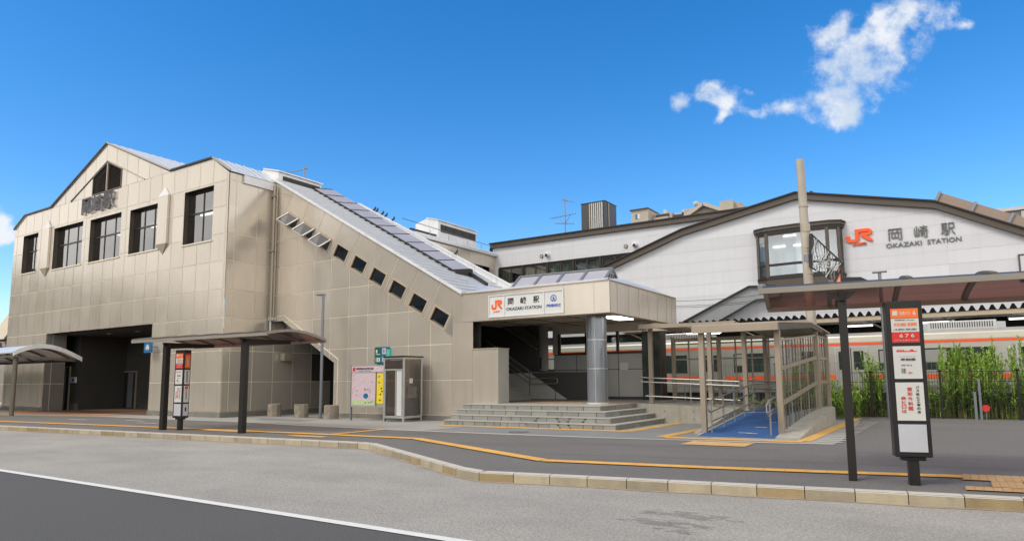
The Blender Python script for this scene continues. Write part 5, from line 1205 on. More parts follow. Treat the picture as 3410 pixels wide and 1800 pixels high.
for (x0, z0), (x1, z1) in zip(RL[:-1], RL[1:]):
    mb.prism([(x0, WY-.25, z0-.28), (x1, WY-.25, z1-.28), (x1, WY-.25, z1+.02), (x0, WY-.25, z0+.02)], (0, 16, 0), 'brown_trim')
    mb.prism([(x0, WY-.35, z0+.02), (x1, WY-.35, z1+.02), (x1, WY-.35, z1+.09), (x0, WY-.35, z0+.09)], (0, 16, 0), 'dark_metal')
wrf = mb.build('roof', WG)
mb = MB(); 
(xa, za), (xb, zb_) = RL[4], RL[6]; d = Vector((xb-xa, 0, zb_-za)); up_ = Vector((-d.z, 0, d.x)).normalized()
if up_.z < 0: up_ = -up_
for k in range(7):
    a_ = Vector((xa, WY+.1, za))+d*(k/7)+up_*.1; b_ = Vector((xa, WY+.1, za))+d*((k+1)/7)+up_*.1
    mb.prism([a_, b_, b_+up_*.45, a_+up_*.45], (0, 1.2, 0), 'roof_glazing_brown' if 'roof_glazing_brown' in MAT else 'ceiling')
    mb.bar(a_+Vector((0, -.05, 0)), a_+up_*.5+Vector((0, -.05, 0)), .12, .08, 'grey_steel', up=(0, 1, 0))
mb.build('rooflight', wrf)
t = W('y', WY, 2040, 485); mb = MB(); mb.prism([(t[0]-.35, WY, t[2]-.15), (t[0]+.35, WY, t[2]-.15), (t[0], WY, t[2]+.12)], (0, .5, 0), 'dark_metal'); mb.build('ridge_cap', wrf)
# bay window
B0 = W('y', WY-.9, 1905, 600); 
def py(u, v, y=WY-.55): q = W('y', y, u, v); return q[0], q[2]
xl, zt0 = py(1903, 592); xr_, _ = py(2108, 560); zb0 = py(1905, 693)[1]; ztt = py(2108, 572)[1]; zsill = py(2050, 690)[1]
by = WY-.75; zt_ = (zt0+ztt)/2
mb = MB(); P = [(xl-.1, WY-.02), (xl+.02, by+.3), (xl+.5, by+.06), ((xl+xr_)/2, by-.04), (xr_-.5, by+.06), (xr_-.02, by+.3), (xr_+.1, WY-.02)]
def ring(mb, P, z0, z1, mt, grow=0.):
    c = ((xl+xr_)/2, WY); Q = [(c[0]+(x-c[0])*(1+grow), c[1]+(y-c[1])*(1+grow*2.2)) for x, y in P]
    mb.prism([(x, y, z0) for x, y in Q], (0, 0, z1-z0), mt)
ring(mb, P, zt_, zt_+.14, 'dark_metal', .04); ring(mb, P, zt_+.14, zt_+.28, 'brown_trim', .07); ring(mb, P, zt_+.28, zt_+.34, 'dark_metal', .09); mb.build('bay_hood', WG); mb = MB(); ring(mb, P, zsill-.45, zsill-.02, 'brown_trim', .02); ring(mb, P, zsill-.1, zsill, 'dark_metal', .04)
bay_ = mb.build('bay_base', WG)
mb = MB()
for i, (x, y) in enumerate(P):
    if i in (0, 3, 6): continue
    mb.bar((x, y, zsill), (x, y, zt_), .16 if i in (2, 4) else .12, .14, 'brown_trim', up=(0, 1, 0))
zm = zsill+(zt_-zsill)*.28
for i in range(1, 5): mb.bar((*P[i], zm), (*P[i+1], zm), .1, .12, 'dark_metal'); mb.bar((*P[i], zsill+.04), (*P[i+1], zsill+.04), .1, .1, 'dark_metal'); mb.bar((*P[i], zt_-.04), (*P[i+1], zt_-.04), .1, .1, 'dark_metal')
for i in (0, 5): mb.poly([(*P[i], zsill), (*P[i+1], zsill), (*P[i+1], zt_), (*P[i], zt_)], 'brown_trim')
mb.build('frame', bay_)
mb = MB()
for i in range(1, 5): mb.poly([(*P[i], zsill), (*P[i+1], zsill), (*P[i+1], zt_), (*P[i], zt_)], 'glass_bay')if 'glass_bay' in MAT else mb.poly([(*P[i], zsill), (*P[i+1], zsill), (*P[i+1], zt_), (*P[i], zt_)], 'glass_tint')
mb.build('pane', bay_)
mb = MB(); mb.box(xl, xr_, WY-.06, WY-.04, zsill-.2, zt_, 'curtain_blue' if 'curtain_blue' in MAT else 'poster_grey'); mb.build('blind', bay_)
for (u, v) in ((1986, 592), (2012, 615), (1960, 620)):
    x, z = py(u, v, WY-.1); mb = MB(); mb.box(x-.3, x+.3, WY-.12, WY-.08, z-.03, z+.03, 'lamp_glow'); mb.build('ceiling_light', bay_)
# right edge window
x0, z1 = py(2560, 640, WY); x1, z0 = py(2600, 705, WY); o = window(WG, x0, x1+.6, z0, z1, 2, WY-.02, 0, 'brown_trim')
# small tiled roofs and the covered stair on the front
mb = MB(); a_ = W('y', WY-.5, 2120, 697); b_ = W('y', WY-.5, 2165, 696); c_ = W('y', WY-.5, 2200, 712); d_ = W('y', WY-.5, 2120, 712)
mb.prism([tuple(a_), tuple(b_), tuple(c_), tuple(d_)], (0, .45, 0), 'dark_metal'); mb.build('lean_to_roof', WG)
mb = MB(); q = [W('y', WY-.6, *p) for p in ((1700, 822), (1885, 722), (1960, 720), (1960, 745), (1900, 752), (1780, 822))]
mb.prism([tuple(p) for p in q], (0, .5, 0), 'shade_grey' if 'shade_grey' in MAT else 'grey_steel'); mb.bar(q[0]+np.array([0, -.05, .03]), q[1]+np.array([0, -.05, .03]), .2, .08, 'dark_metal'); mb.bar(q[1]+np.array([0, -.05, .03]), q[2]+np.array([0, -.05, .03]), .2, .08, 'dark_metal'); mb.build('stair_cover', WG)
# raised sign letters on the gable
GSN = thing('station_name_sign', (-1, WY-.15, 7.6), 'orange mark and dark grey station name letters mounted on the white gable', 'sign')
oy = (0, WY-.03, 0)
def px(u, v): q = W('y', WY-.05, u, v); return q[0], q[2]
a_ = px(2129, 606); b_ = px(2193, 573); z0 = px(2160, 612)[1]
mb = MB(); rail_logo(mb, a_[0], b_[0], px(2160, 609)[1], px(2160, 576.5)[1], oy, X3, Z3, FN, .07, 'orange'); mb.build('rail_mark', GSN)
q0 = px(2145, 618); q1 = px(2180, 612); text('lettering', 'JR東海', (q0[0], q1[0], q0[1]-.02, q0[1]+.13), oy, X3, Z3, FN, 'orange', GSN, .05, .04)
for ch, (u0, v0, u1, v1) in zip('岡崎駅', ((2234, 594, 2268, 567), (2299, 591, 2334, 562), (2366, 586, 2402, 553))):
    p0, p1 = px(u0, (v0+v1)/2), px(u1, (v0+v1)/2); hc = (p0[1]+p1[1])/2; hh = .5*(p1[0]-p0[0])*1.0
    text('letter', ch, (p0[0], p1[0], 8.02, 8.58), oy, X3, Z3, FN, 'letter_grey', GSN, .04, .0)
p0, p1 = px(2228, 606), px(2418, 592); xm = p0[0]+(p1[0]-p0[0])*.485; text('lettering', 'OKAZAKI', (p0[0], xm, 7.68, 7.89), oy, X3, Z3, FN, 'letter_grey', GSN, .025, .01); text('lettering', 'STATION', (xm+.22, p1[0], 7.68, 7.89), oy, X3, Z3, FN, 'letter_grey', GSN, .025, .01)
# rear white block
RY = 38.0
WR = thing('white_rear_building', (-20, RY, 0), 'long white block behind the entrance with brown roof edge and strip of curtained windows', 'building')
mb = MB(); zt_ = 11.0; fr = lambda u, v, d: (u, RY-d*.6, v)
wx0, wx1, wz0, wz1 = -26.05, -12.6, 8.2, 9.27
cladding(mb, [R4(-26.5, -6, 4.2, zt_)], [-26.5, -20.3, -14, -6], [4.2+.75*k for k in range(10)], [R4(wx0, wx1, wz0, wz1)], fr, 'white_siding', 'siding_joint', gap=.012, tilt=.0008)
mb.box(-26.5, -26.4, RY, RY+8, 4, zt_, 'white_siding'); mb.build('wall', WR)
mb = MB(); mb.box(-26.7, -5, RY-.2, RY+12, zt_-.28, zt_, 'brown_trim'); mb.box(-26.75, -5, RY-.28, RY+12, zt_, zt_+.08, 'dark_metal'); mb.box(-26.72, -26.55, RY-.22, RY-.05, 5, zt_-.28, 'dark_metal'); mb.build('roof', WR)
nw = 7; dw = (wx1-wx0)/nw
cr_ = random.Random(9)
for i in range(nw):
    a_, b_ = wx0+i*dw, wx0+(i+1)*dw; o = window(WR, a_+.06, b_-.06, wz0, wz1, 2, RY+.1, 0, 'window_frame', 'glass_tint', .09)
    mb = MB()
    for h in range(2):
        c0 = a_+.12+h*(dw-.2)/2
        if i in (4,) or (i == 0 and h == 1) : mb.box(c0, c0+(dw-.3)/2, RY+.2, RY+.22, wz0, wz1, 'poster_grey' if i == 4 else 'interior_dark'); continue
        mt = 'poster_white' if i == 5 and h == 0 else 'curtain'
        for k in range(8):
            xx = c0+k*(dw-.3)/16; mb.box(xx, xx+(dw-.3)/16*.92, RY+.14+.02*(k % 2), RY+.18, wz0, wz1, mt, cr_.random())
    mb.build('curtain', o)
mb = MB()
for i in range(1, nw): x = wx0+i*dw; mb.box(x-.06, x+.06, RY-.02, RY+.1, wz0, wz1, 'dark_metal')
mb.box(wx0, wx1, RY-.03, RY+.1, wz1, wz1+.07, 'dark_metal'); mb.box(wx0-.08, wx0+.05, RY-.02, RY+.1, wz0, wz1, 'dark_metal'); each(mb, 'mullion', WR)
for u, v, hood in ((1362, 644, 0), (1377, 641, 1), (1574, 619, 0), (1598, 616, 1)):
    q = W('y', RY-.05, u, v); mb = MB()
    if hood: 
        mb.tube([(q[0], RY-.02, q[2]), (q[0], RY-.22, q[2]+.02)], .15, 'white_cap', 14, .15); mb.tube([(q[0], RY-.225, q[2]-.04), (q[0], RY-.235, q[2]-.04)], .11, 'dark_metal', 14)
    else: mb.tube([(q[0], RY-.02, q[2]), (q[0], RY-.06, q[2])], .13, 'letter_grey', 14); mb.tube([(q[0], RY-.061, q[2]), (q[0], RY-.065, q[2])], .08, 'coping', 14)
    mb.build('vent_cap', WR, smooth=True)
# plant-room tower
TW = thing('rooftop_tower', (-20.5, 42, 11), 'dark boxy rooftop plant tower with vertical pale louvre strips, on the white rear block', 'tower')
mb = MB(); q = W('y', 42, 1462, 515); q2 = W('y', 42, 1521, 505); tz = q[2]; mb.box(q[0], q2[0], 42, 43.9, 10.9, tz, 'tower_dark' if 'tower_dark' in MAT else 'window_frame'); mb.box(q[0]-.03, q2[0]+.03, 41.97, 43.93, tz, tz+.06, 'dark_metal'); mb.build('body', TW)
mb = MB(); span = q2[0]-q[0]
for k in range(7):
    x = q[0]+span*.36+k*span*.6/7; mb.box(x, x+span*.045, 41.9, 41.99, 10.9, tz-.05, 'beige_frame' if k == 0 else 'louver_light')
mb.box(q2[0]+.01, q2[0]+.05, 42.5, 42.6, 10.9, tz-.05, 'beige_frame'); each(mb, 'louver', TW)
AN = thing('roof_antenna', (-23, 42, 11), 'thin television antenna mast with crossed arms left of the rooftop tower', 'antenna')
mb = MB(); ax = W('y', 42, 1422, 580)[0]; at_ = W('y', 42, 1420, 497)[2]; mb.tube([(ax, 42, 10.9), (ax, 42, at_)], .035, 'grey_steel', 8); mb.build('mast', AN)
for (u0, v0, u1, v1, n) in ((1388, 549, 1447, 537, 9), (1400, 562, 1442, 562, 6), (1416, 503, 1442, 508, 5)):
    p0, p1 = W('y', 42, u0, v0), W('y', 42, u1, v1); mb = MB(); mb.tube([tuple(p0), tuple(p1)], .018, 'grey_steel', 6)
    for k in range(n): p = p0+(p1-p0)*k/(n-1); mb.tube([(p[0], 41.7+.03*k, p[2]), (p[0], 42.3-.03*k, p[2])], .01, 'grey_steel', 5); mb.tube([(p[0], 42, p[2]-.1), (p[0], 42, p[2]+.1)], .01, 'grey_steel', 5)
    mb.build('antenna_arm', AN)
mb = MB(); mb.tube([(ax-.5, 42, at_-1.5), (ax, 42, at_-1.95)], .018, 'grey_steel', 6); mb.tube([(ax+.45, 42, at_-1.3), (ax, 42, at_-1.95)], .018, 'grey_steel', 6); mb.build('stay', AN)
# distant apartment block
AP = thing('apartment_block', (-45, 100, 0), 'distant beige stepped apartment block with balconies above the white roofs', 'building')
AY = 100.
def pa(u, v, y=AY): q = W('y', y, u, v); return q[0], q[2]
mb = MB()
mb.box(pa(1601, 560)[0], pa(1643, 560)[0], AY-2, AY+12, 0, pa(1620, 534)[1], 'apartment', .6)
for u0, u1, v, t_, dy in ((1643, 1690, 537, .5, 0), (1690, 1740, 530, .6, 1), (1738, 1792, 520, .5, 0), (1790, 1815, 519, .5, 1), (1815, 1848, 508, .55, -1), (1848, 1862, 509, .45, 0)): mb.box(pa(u0, v)[0], pa(u1, v)[0], AY+dy, AY+12, 0, pa((u0+u1)/2, v)[1], 'apartment' if t_ != .6 else 'apartment_light', t_)
mb.prism([(*[pa(1862, 514)[0], AY], pa(1862, 512)[1]), (pa(1880, 524)[0], AY, pa(1880, 530)[1]), (pa(1880, 540)[0], AY, 0), (pa(1862, 540)[0], AY, 0)], (0, 8, 0), 'apartment')
mb.box(pa(1598, 560)[0], pa(1645, 560)[0], AY-2.3, AY+12, pa(1620, 534)[1], pa(1620, 532)[1], 'brown_trim')
mb.build('wall', AP)
mb = MB()
for u0, u1, v0, v1 in ((1650, 1684, 541, 546), (1650, 1672, 549, 556), (1694, 1722, 541, 549), (1740, 1780, 535, 547), (1782, 1800, 525, 531)):
    (x0, z1), (x1, z0) = pa(u0, v0), pa(u1, v1); mb.box(x0, x1, AY-.12, AY+.02, z0, z1, 'interior_dark')
    mb.box(x0-.1, x1+.1, AY-.9, AY-.1, z0-.6, z0, 'apartment', .6)
each(mb, 'balcony', AP)
mb = MB()
for k in range(8): x = pa(1722+k*2.6, 540)[0]; mb.box(x, x+.12, AY-.3, AY-.1, pa(1722, 546)[1], pa(1730, 526)[1], 'apartment_light')
each(mb, 'screen', AP)
(x0, z1), (x1, z0) = pa(1611, 546), pa(1622, 556); mb = MB(); mb.box(x0, (x0+x1)/2, AY-2.05, AY-1.98, z0, z1, 'sign_blue'); mb.box((x0+x1)/2, x1, AY-2.05, AY-1.98, z0, z1, 'poster_white'); mb.build('window', AP)
mb = MB(); x, z = pa(1742, 519); mb.tube([(x, AY+2, z-1), (x, AY+2, z+1.1)], .12, 'apartment_light', 6); mb.tube([(x-.25, AY+1.9, z+.8), (x+.35, AY+1.7, z+.9)], .4, 'apartment_light', 10, .35)
for u in (1667, 1714, 1729, 1748): x, z = pa(u, 528); mb.box(x-.25, x+.25, AY+1, AY+1.5, z-3, z+.3, 'apartment_light')
each(mb, 'roof_fitting', AP)
GH = thing('gabled_house', (-25, 62, 0), 'small brown gabled roof peeping above the white rear block near the apartment block', 'building')
g0, g1, g2 = W('y', 62, 1690, 563), W('y', 62, 1772, 515), W('y', 62, 1850, 548)
mb = MB(); mb.prism([(g0[0]-3, 62, g0[2]-2.2), tuple(g1), (g2[0]+4, 62, g2[2]-1.6), (g2[0]+4, 62, 3), (g0[0]-3, 62, 3)], (0, 10, 0), 'apartment', tone=.3); mb.build('wall', GH)
mb = MB(); mb.bar(tuple(g1+np.array([0, -.3, 0])), (g0[0]-3, 61.7, g0[2]-2.2), .5, .3, 'coping'); mb.bar(tuple(g1+np.array([0, -.3, 0])), (g2[0]+4, 61.7, g2[2]-1.6), .5, .3, 'coping'); mb.build('roof', GH)
DB = thing('distant_building', (5, 75, 0), 'pale grey flat-roofed building far off at the right edge beyond the gable', 'building')
mb = MB(); d0 = W('y', 75, 2500, 537); mb.box(d0[0], d0[0]+22, 75, 85, 0, d0[2], 'apartment_light'); mb.box(d0[0]+2, d0[0]+22, 74.6, 75, 0, d0[2]-.1, 'apartment_light'); mb.box(d0[0]-.2, d0[0]+22, 74.5, 85.2, d0[2], d0[2]+.3, 'louver_light'); mb.build('wall', DB)
mb = MB()
for k in range(6): mb.box(d0[0]+1+k*3, d0[0]+2.2+k*3, 74.5, 74.62, d0[2]-3.2, d0[2]-1.6, 'window_frame')
each(mb, 'window', DB)

# ================================================================== PLATFORM, TRAIN
PF = thing('platform_roof', (-2, 35, 0), 'long dark corrugated platform canopy with jagged front edge in front of the white gable', 'platform canopy')
mb = MB(); zt = W('y', 34.9, 2300, 782)[2]; p_ = .36; x = -16
prof = []
while x < 12: prof += [(x, zt-.11), (x+p_*.28, zt+.1), (x+p_*.5, zt+.1), (x+p_*.78, zt-.11)]; x += p_
for (xa, za), (xb, zb) in zip(prof[:-1], prof[1:]): mb.poly([(xa, 34.8, za), (xb, 34.8, zb), (xb, 38.5, zb-.35), (xa, 38.5, za-.35)], 'black_matte')
for i in range(0, len(prof)-3, 4): mb.poly([(prof[i][0], 34.82, zt-.12), *[(a_, 34.82, b_) for a_, b_ in prof[i:i+4]], (prof[i+3][0], 34.82, zt-.12)], 'black_matte')
mb.build('corrugated_roof', PF)
mb = MB(); mb.box(-16, 12, 34.85, 34.98, zt-.32, zt-.12, 'beige_frame'); mb.box(-16, 12, 37.9, 38.0, zt-.5, zt-.1, 'dark_metal')
for k in range(10): x = -15.5+k*3; mb.bar((x, 34.9, zt-.2), (x, 38, zt-.1), .1, .15, 'beige_frame'); mb.bar((x, 35, zt-.25), (x+1.2, 36, zt-.95), .06, .06, 'coping')
mb.build('eaves_beam', PF)
for x in (-13, -7.3, -1.5, 4.3): mb = MB(); mb.box(x-.1, x+.1, 36.4, 36.6, 0, zt-.1, 'coping'); mb.build('post', PF)
for x in (-11.5, -8.6, -4.4, -1.2, 2.0, 4.8): mb = MB(); mb.tube([(x, 35.6, zt-.5), (x+1.2, 35.6, zt-.5)], .035, 'lamp_glow', 8); mb.box(x-.05, x+1.25, 35.55, 35.65, zt-.46, zt-.42, 'silver'); mb.build('tube_light', PF)
mb = MB(); mb.box(-30, 14, 35.2, 39, 0, 1.1, 'concrete'); mb.box(-30, 14, 35.15, 35.5, 1.1, 1.14, 'white_line'); tag(mb.build('platform'), kind='structure')
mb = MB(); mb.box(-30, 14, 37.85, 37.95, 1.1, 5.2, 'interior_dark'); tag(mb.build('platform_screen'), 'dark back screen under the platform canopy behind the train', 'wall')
# train
TR = thing('train', (-4, 31.5, .2), 'silver commuter train with orange stripes standing behind the fence', 'train')
ty0, ty1 = 31.5, 34.3; tz0, tz1 = 1.0, 3.38
def car(xa, xb, doors, wins):
    mb = MB(); prof = [(ty0+.05, tz0), (ty0, tz0+.3), (ty0, 3.15), (ty0+.12, 3.36), (ty0+.5, 3.5), (ty1-.5, 3.5), (ty1-.1, 3.36), (ty1, 3.1), (ty1, tz0)]
    mb.prism([(xa, y, z) for y, z in prof], (xb-xa, 0, 0), 'train_steel'); 
    mb.box(xa, xb, ty0-.006, ty0, 3.1, 3.3, 'train_cream'); b = mb.build('body', TR)
    mb = MB(); mb.box(xa, xb, ty0-.012, ty0-.0, 2.965, 3.07, 'orange'); mb.box(xa, xb, ty0-.012, ty0, 1.56, 1.74, 'orange'); mb.build('stripe', b)
    mb = MB(); mb.box(xa+.2, xb-.2, ty0+.3, ty1-.3, .45, 1.0, 'dark_metal')
    for x in (xa+2, xa+4, xb-4, xb-2):
        if xa < x < xb: mb.tube([(x, ty0+.5, .45), (x, ty0+.7, .45)], .42, 'dark_metal', 16)
    mb.build('undercarriage', TR)
    for x, w2 in doors:
        mb = MB(); mb.box(x, x+w2, ty0-.02, ty0+.0, 1.1, 2.86, 'train_steel'); mb.box(x-.04, x, ty0-.03, ty0, 1.1, 2.9, 'silver'); mb.box(x+w2, x+w2+.04, ty0-.03, ty0, 1.1, 2.9, 'silver'); mb.box(x, x+w2, ty0-.03, ty0, 2.86, 2.9, 'silver'); mb.box(x+w2/2-.015, x+w2/2+.015, ty0-.03, ty0, 1.1, 2.86, 'dark_metal'); d = mb.build('door', TR)
        mb = MB(); 
        for s in (0, 1): mb.box(x+.1+s*w2/2, x+w2/2-.1+s*w2/2, ty0-.03, ty0-.015, 1.95, 2.72, 'window_dark' if 'window_dark' in MAT else 'ink')
        each(mb, 'door_window', d, bevel=.02)
    for x, w2 in wins:
        mb = MB(); mb.box(x, x+w2, ty0-.014, ty0+.0, 1.9, 2.76, 'window_dark'); o = mb.build('window', TR, bevel=.03)
        mb = MB(); mb.box(x+w2*.35, x+w2*.35+.06, ty0-.02, ty0-.01, 1.92, 2.74, 'dark_metal'); mb.box(x+.05, x+w2*.33, ty0-.018, ty0-.01, 2.2, 2.7, 'curtain_grey'); mb.build('blind', o)
mat('window_dark', (.03, .04, .035), .12, 0, var=.3, scale=2); mat('curtain_grey', (.3, .3, .27), .6)
car(-5.6, 14, [(-4.3, 1.15), (1.95, 1.15), (8.2, 1.15)], [(-2.7, .7), (-1.1, 2.35), (3.6, 4.2), (9.8, 3.2)])
car(-26, -6.2, [(-10.2, 1.15), (-15.5, 1.15), (-21, 1.15)], [(-8.6, 1.6), (-13.6, 2.8), (-19, 2.8)])
mb = MB(); mb.box(-6.3, -5.5, ty0+.5, ty1-.5, 1.0, 3.2, 'dark_metal'); mb.build('gangway', TR)
for xa in (-.9, -12.5, 9):
    mb = MB(); za = 3.5; mb.box(xa, xa+2.3, 32.1, 33.6, za, za+.33, 'silver'); 
    for k in range(26): x = xa+.1+k*.082; mb.box(x, x+.03, 32.07, 32.1, za+.06, za+.28, 'dark_metal')
    mb.prism([(xa+2.3, 32.1, za), (xa+2.6, 32.3, za), (xa+2.6, 33.4, za), (xa+2.3, 33.6, za)], (0, 0, .25), 'poster_grey'); mb.prism([(xa, 32.1, za), (xa-.3, 32.3, za), (xa-.3, 33.4, za), (xa, 33.6, za)], (0, 0, .25), 'poster_grey')
    mb.build('air_conditioner', TR, bevel=.02)
mb = MB()
for y in (32.2, 33.3): mb.box(-60, 40, y, y+.07, .1, .25, 'bronze')
tag(mb.build('railway_track'), kind='structure')

# ================================================================== FENCES
def fence(y, x0, x1, z1, posts, pw, pm_, wm, label, sp=.1, hz=(), r=.006):
    t = thing('wire_fence', (x0, y, .15), label, 'fence')
    for x in posts:
        mb = MB(); mb.box(x-pw, x+pw, y-pw, y+pw, .1, z1+.03, pm_); mb.box(x-pw*2, x+pw*2, y-pw, y+pw, z1-.02, z1+.02, pm_); mb.build('post', t)
    mb = MB(); x = x0
    while x < x1: mb.box(x-r, x+r, y-r, y+r, .18, z1, wm); x += sp
    for z in hz: mb.box(x0, x1, y-r*1.6, y+r*1.6, z-r*1.6, z+r*1.6, wm)
    mb.build('wire_mesh', t)
fence(28.5, -3.6, 8, 1.83, [-2.75, -.55, 1.69, 3.9, 6.1], .035, 'black_frame', 'black_frame', 'low black wire mesh fence along the tracks', .08, (.2, .45, .7, .95, 1.2, 1.45, 1.8), .0055)
fence(29.6, -9.5, 9, 2.22, [-9, -6.4, -3.8, -1.3, 1.0, 3.6, 6.2, 8.8], .025, 'grey_steel', 'grey_steel', 'taller thin grey wire fence behind the black one', .15, (.3, 1.25, 1.3, 2.2), .0035)
mb = MB(); mb.box(.55, .62, 28.3, 28.4, .12, 1.55, 'grey_steel'); mb.box(.4, .48, 28.3, 28.4, .12, 1.1, 'grey_steel')
mp_ = each(mb, 'marker_post', None)
tag(mp_[0], 'taller of two slim grey marker posts by the black fence', 'post'); tag(mp_[1], 'shorter of two slim grey marker posts by the black fence', 'post')
q = W('y', 28.4, 2480, 1026); t = thing('red_marker', (q[0], 28.38, .15), 'round red reflector on a short stake at the foot of the black fence', 'reflector')
mb = MB(); mb.tube([(q[0], 28.4, q[2]), (q[0], 28.36, q[2])], .12, 'red', 16); mb.build('disc', t); mb = MB(); mb.tube([(q[0], 28.4, .15), (q[0], 28.4, q[2]-.1)], .02, 'grey_steel', 6); mb.build('stake', t)
# weeds between fence and track
def weed(x, y, h, n, spread, mt, seed, lab):
    rr = random.Random(seed); t = thing('weed_clump', (x, y, 0), lab, 'weeds', 'weeds along the railway fence')
    st = MB(); lf = MB()
    for i in range(n):
        bx, by_ = x+rr.gauss(0, spread), y+rr.gauss(0, .25); hh = h*rr.uniform(.55, 1.05); lx, ly = rr.gauss(0, .3), rr.gauss(0, .15); pts = []
        for k in range(5): s = k/4; pts.append(Vector((bx+lx*s*s, by_+ly*s*s, hh*s)))
        st.tube(pts, .008, 'dry_stem' if rr.random() < .6 else 'green_leaf', 4, .003, rr.random())
        m_ = int(hh*38)
        for k in range(m_):
            s = .22+.78*k/m_; p = Vector((bx+lx*s*s, by_+ly*s*s, hh*s)); a = rr.uniform(0, 6.28); L = rr.uniform(.12, .28)*(1.2-.75*s); d = Vector((math.cos(a), math.sin(a)*.8, rr.uniform(-.1, 1.) if s < .45 else rr.uniform(.6, 2.4))).normalized()*L*(1 if s < .45 else 1.25); wv = Vector((-math.sin(a), math.cos(a), 0))*.02
            q = p+d*.55; lf.poly([p, q-wv, p+d+Vector((0, 0, -.02)), q+wv], mt if s > .45 or rr.random() < .45 else 'green_dark', rr.random())
    st.build('stems', t); lf.build('leaves', t)
ws = [(-3.2, 29.3, 1.5, 22, .3), (-2.6, 29.1, 2.5, 26, .22), (-1.8, 29.2, 2.2, 26, .28), (-.9, 29.2, 1.7, 22, .3), (-.25, 29.4, 2.75, 34, .26), (.3, 29.3, 2.7, 34, .26), (.95, 29.2, 2.6, 30, .25), (1.5, 29.2, 2.95, 12, .14), (1.85, 29.3, 2.9, 12, .14), (2.4, 29.2, 1.9, 26, .3), (3.2, 29.3, 1.6, 22, .3), (-4.2, 28.9, 1.5, 26, .3), (-5.1, 29, 1.2, 20, .3), (-6.2, 28.8, .95, 18, .3), (-7.6, 28.8, .9, 16, .35), (-3.6, 27.6, 1.5, 24, .22)]
desc = ['short green weeds just right of the ramp shelter', 'tall feathery weeds between the black shelter post and lamp post', 'green weeds behind the slim lamp post', 'low weeds just right of the tall bus stop pylon', 'tall dense bright green weeds in front of the train window', 'dense bright green weeds, middle of the tall group before the train', 'bright green weeds at the right end of the tall dense group', 'thin tall weed spikes left of the train door', 'thin tall weed spikes just before the right train door', 'leafy weeds at the right edge of the photo', 'low leafy weeds at the far right edge', 'green weeds seen through the ramp side glazing', 'low weeds behind the ramp back glazing', 'small green tuft behind the middle of the ramp shelter', 'small green tuft behind the left part of the ramp shelter', 'bushy weeds at the rear end of the ramp kerb wall']
for i, (wsp, ds) in enumerate(zip(ws, desc)): weed(*wsp, 'green_leaf', 40+i, ds)
mb = MB(); rr = random.Random(77)
for i in range(5200):
    x, y = rr.uniform(-9, 6), rr.uniform(28.7, 30.6); h = rr.uniform(.2, .9 if x > -4 else .5); a = rr.uniform(0, 6.28); d = Vector((math.cos(a)*.12, math.sin(a)*.12, h)); wv = Vector((-math.sin(a), math.cos(a), 0))*.014; p = Vector((x, y, 0))
    mb.poly([p-wv, p+wv, p+d], rr.choice(['green_dark', 'green_leaf', 'dry_stem', 'green_dark']), rr.random())
tag(mb.build('grass'), 'tangled green and dry grass at the foot of the railway fence', 'grass', None, 'stuff')

# ================================================================== UTILITY POLE
q = W('y', 26.6, 2012, 402); PX, PY_ = q[0], 26.6
b_ = W('y', 26.6, 2046, 840)
UPo = thing('utility_pole', (b_[0], PY_, .15), 'tall weathered concrete utility pole with a flat capless top, rising behind the ramp shelter', 'utility pole')
mb = MB(); z_t = q[2]; N = 10; mb.tube([(PX+(b_[0]-PX)*(1-k/N)*1.0, PY_, .15+(z_t-.15)*k/N) for k in range(N+1)], .19, 'concrete_pole', 20, .145); mb.build('shaft', UPo, smooth=True)
mb = MB()
for v_, h in ((583, .3), (660, .28), (520, .06), (690, .08), (625, .04), (632, .04)):
    c_ = W('y', PY_, 2030, v_); xx = PX+(b_[0]-PX)*(z_t-c_[2])/(z_t-b_[2]); mb.tube([(xx, PY_, c_[2]), (xx, PY_, c_[2]+h)], .175, 'grey_steel' if h > .2 and v_ > 600 else 'coping', 20)
each(mb, 'strap', UPo)
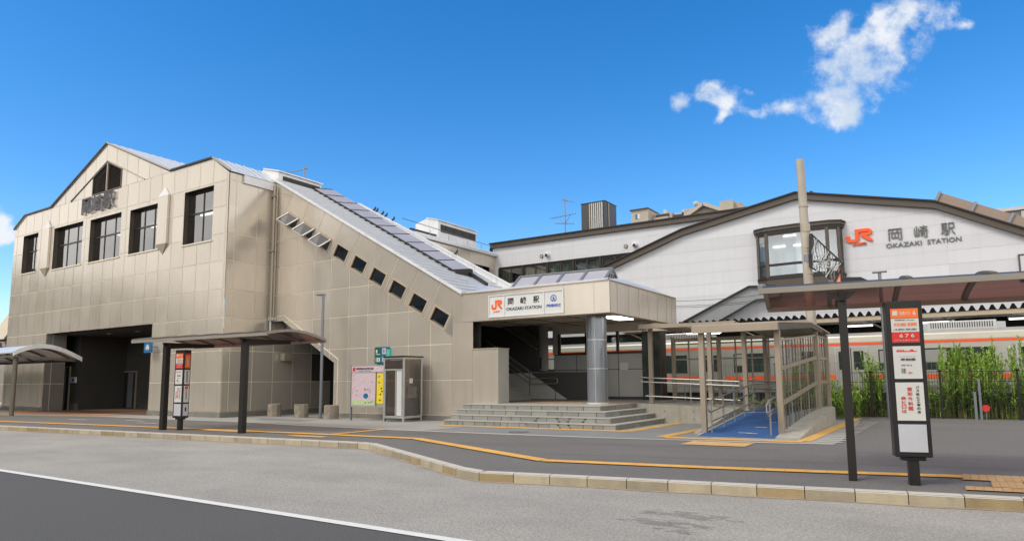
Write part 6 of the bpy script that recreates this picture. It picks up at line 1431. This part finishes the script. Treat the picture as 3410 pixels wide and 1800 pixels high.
# wrought frame beside the pole
f0, f1, f2_, f3_ = [W('y', 26.4, *p) for p in ((2040, 588), (2122, 664), (2100, 708), (2040, 672))]
mb = MB()
for p, r_ in ((f0, f1), (f1, f2_), (f3_, f2_)): mb.bar(tuple(p), tuple(r_), .06, .07, 'black_frame', up=(0, 1, 0))
mb.bar(tuple(f0), (f3_[0], 26.4, f3_[2]), .12, .1, 'black_frame', up=(0, 1, 0)); mb.build('bracket_frame', UPo)
mb = MB(); wr = random.Random(6)
for k in range(16):
    t0 = (k+.5)/16; top_ = f0+(f1-f0)*t0; bot = f3_+(f2_-f3_)*t0; pts = []
    for j in range(7): s = j/6; p = top_+(bot-top_)*s; pts.append((p[0]+.06*math.sin(s*6.28+k), 26.4+.05*math.cos(s*5+k), p[2]))
    mb.tube(pts, .016, 'silver' if k % 3 else 'black_frame', 5)
for k in range(9):
    s = wr.uniform(.15, .85); p = f0+(f1-f0)*s; r_ = f3_+(f2_-f3_)*s; c_ = p+(r_-p)*wr.uniform(.2, .8); mb.tube([(c_[0]+.13*math.cos(a_), 26.38, c_[2]+.13*math.sin(a_)) for a_ in [j*.7 for j in range(10)]], .014, 'silver', 5)
mb.build('coiled_cables', UPo)
mb = MB(); p = W('y', 26.5, 2110, 695); mb.prism([(p[0]-.12, 26.4, p[2]-.3), (p[0]+.05, 26.4, p[2]-.3), (p[0]+.05, 26.4, p[2]+.35)], (0, .15, 0), 'orange_pale'); mb.bar((p[0]+.09, 26.45, p[2]-.3), (p[0]+.09, 26.45, p[2]+.3), .05, .05, 'black_frame'); mb.build('orange_guard', UPo)
p0, p1 = W('y', 34, 1700, 752), W('y', 34, 2040, 716)
for dz, lab in ((0, 'uppermost'), (.25, 'middle'), (.33, 'lowest')):
    mb = MB(); pts = []
    for k in range(9): s = k/8; p = p0+(p1-p0)*(s*1.4-.2); pts.append((p[0], 34, p[2]-dz-.25*math.sin(math.pi*s)))
    mb.tube(pts, .012, 'ink', 5); tag(mb.build('overhead_wire'), lab+' of three thin black wires crossing the white gable wall', 'wire', 'overhead wires')
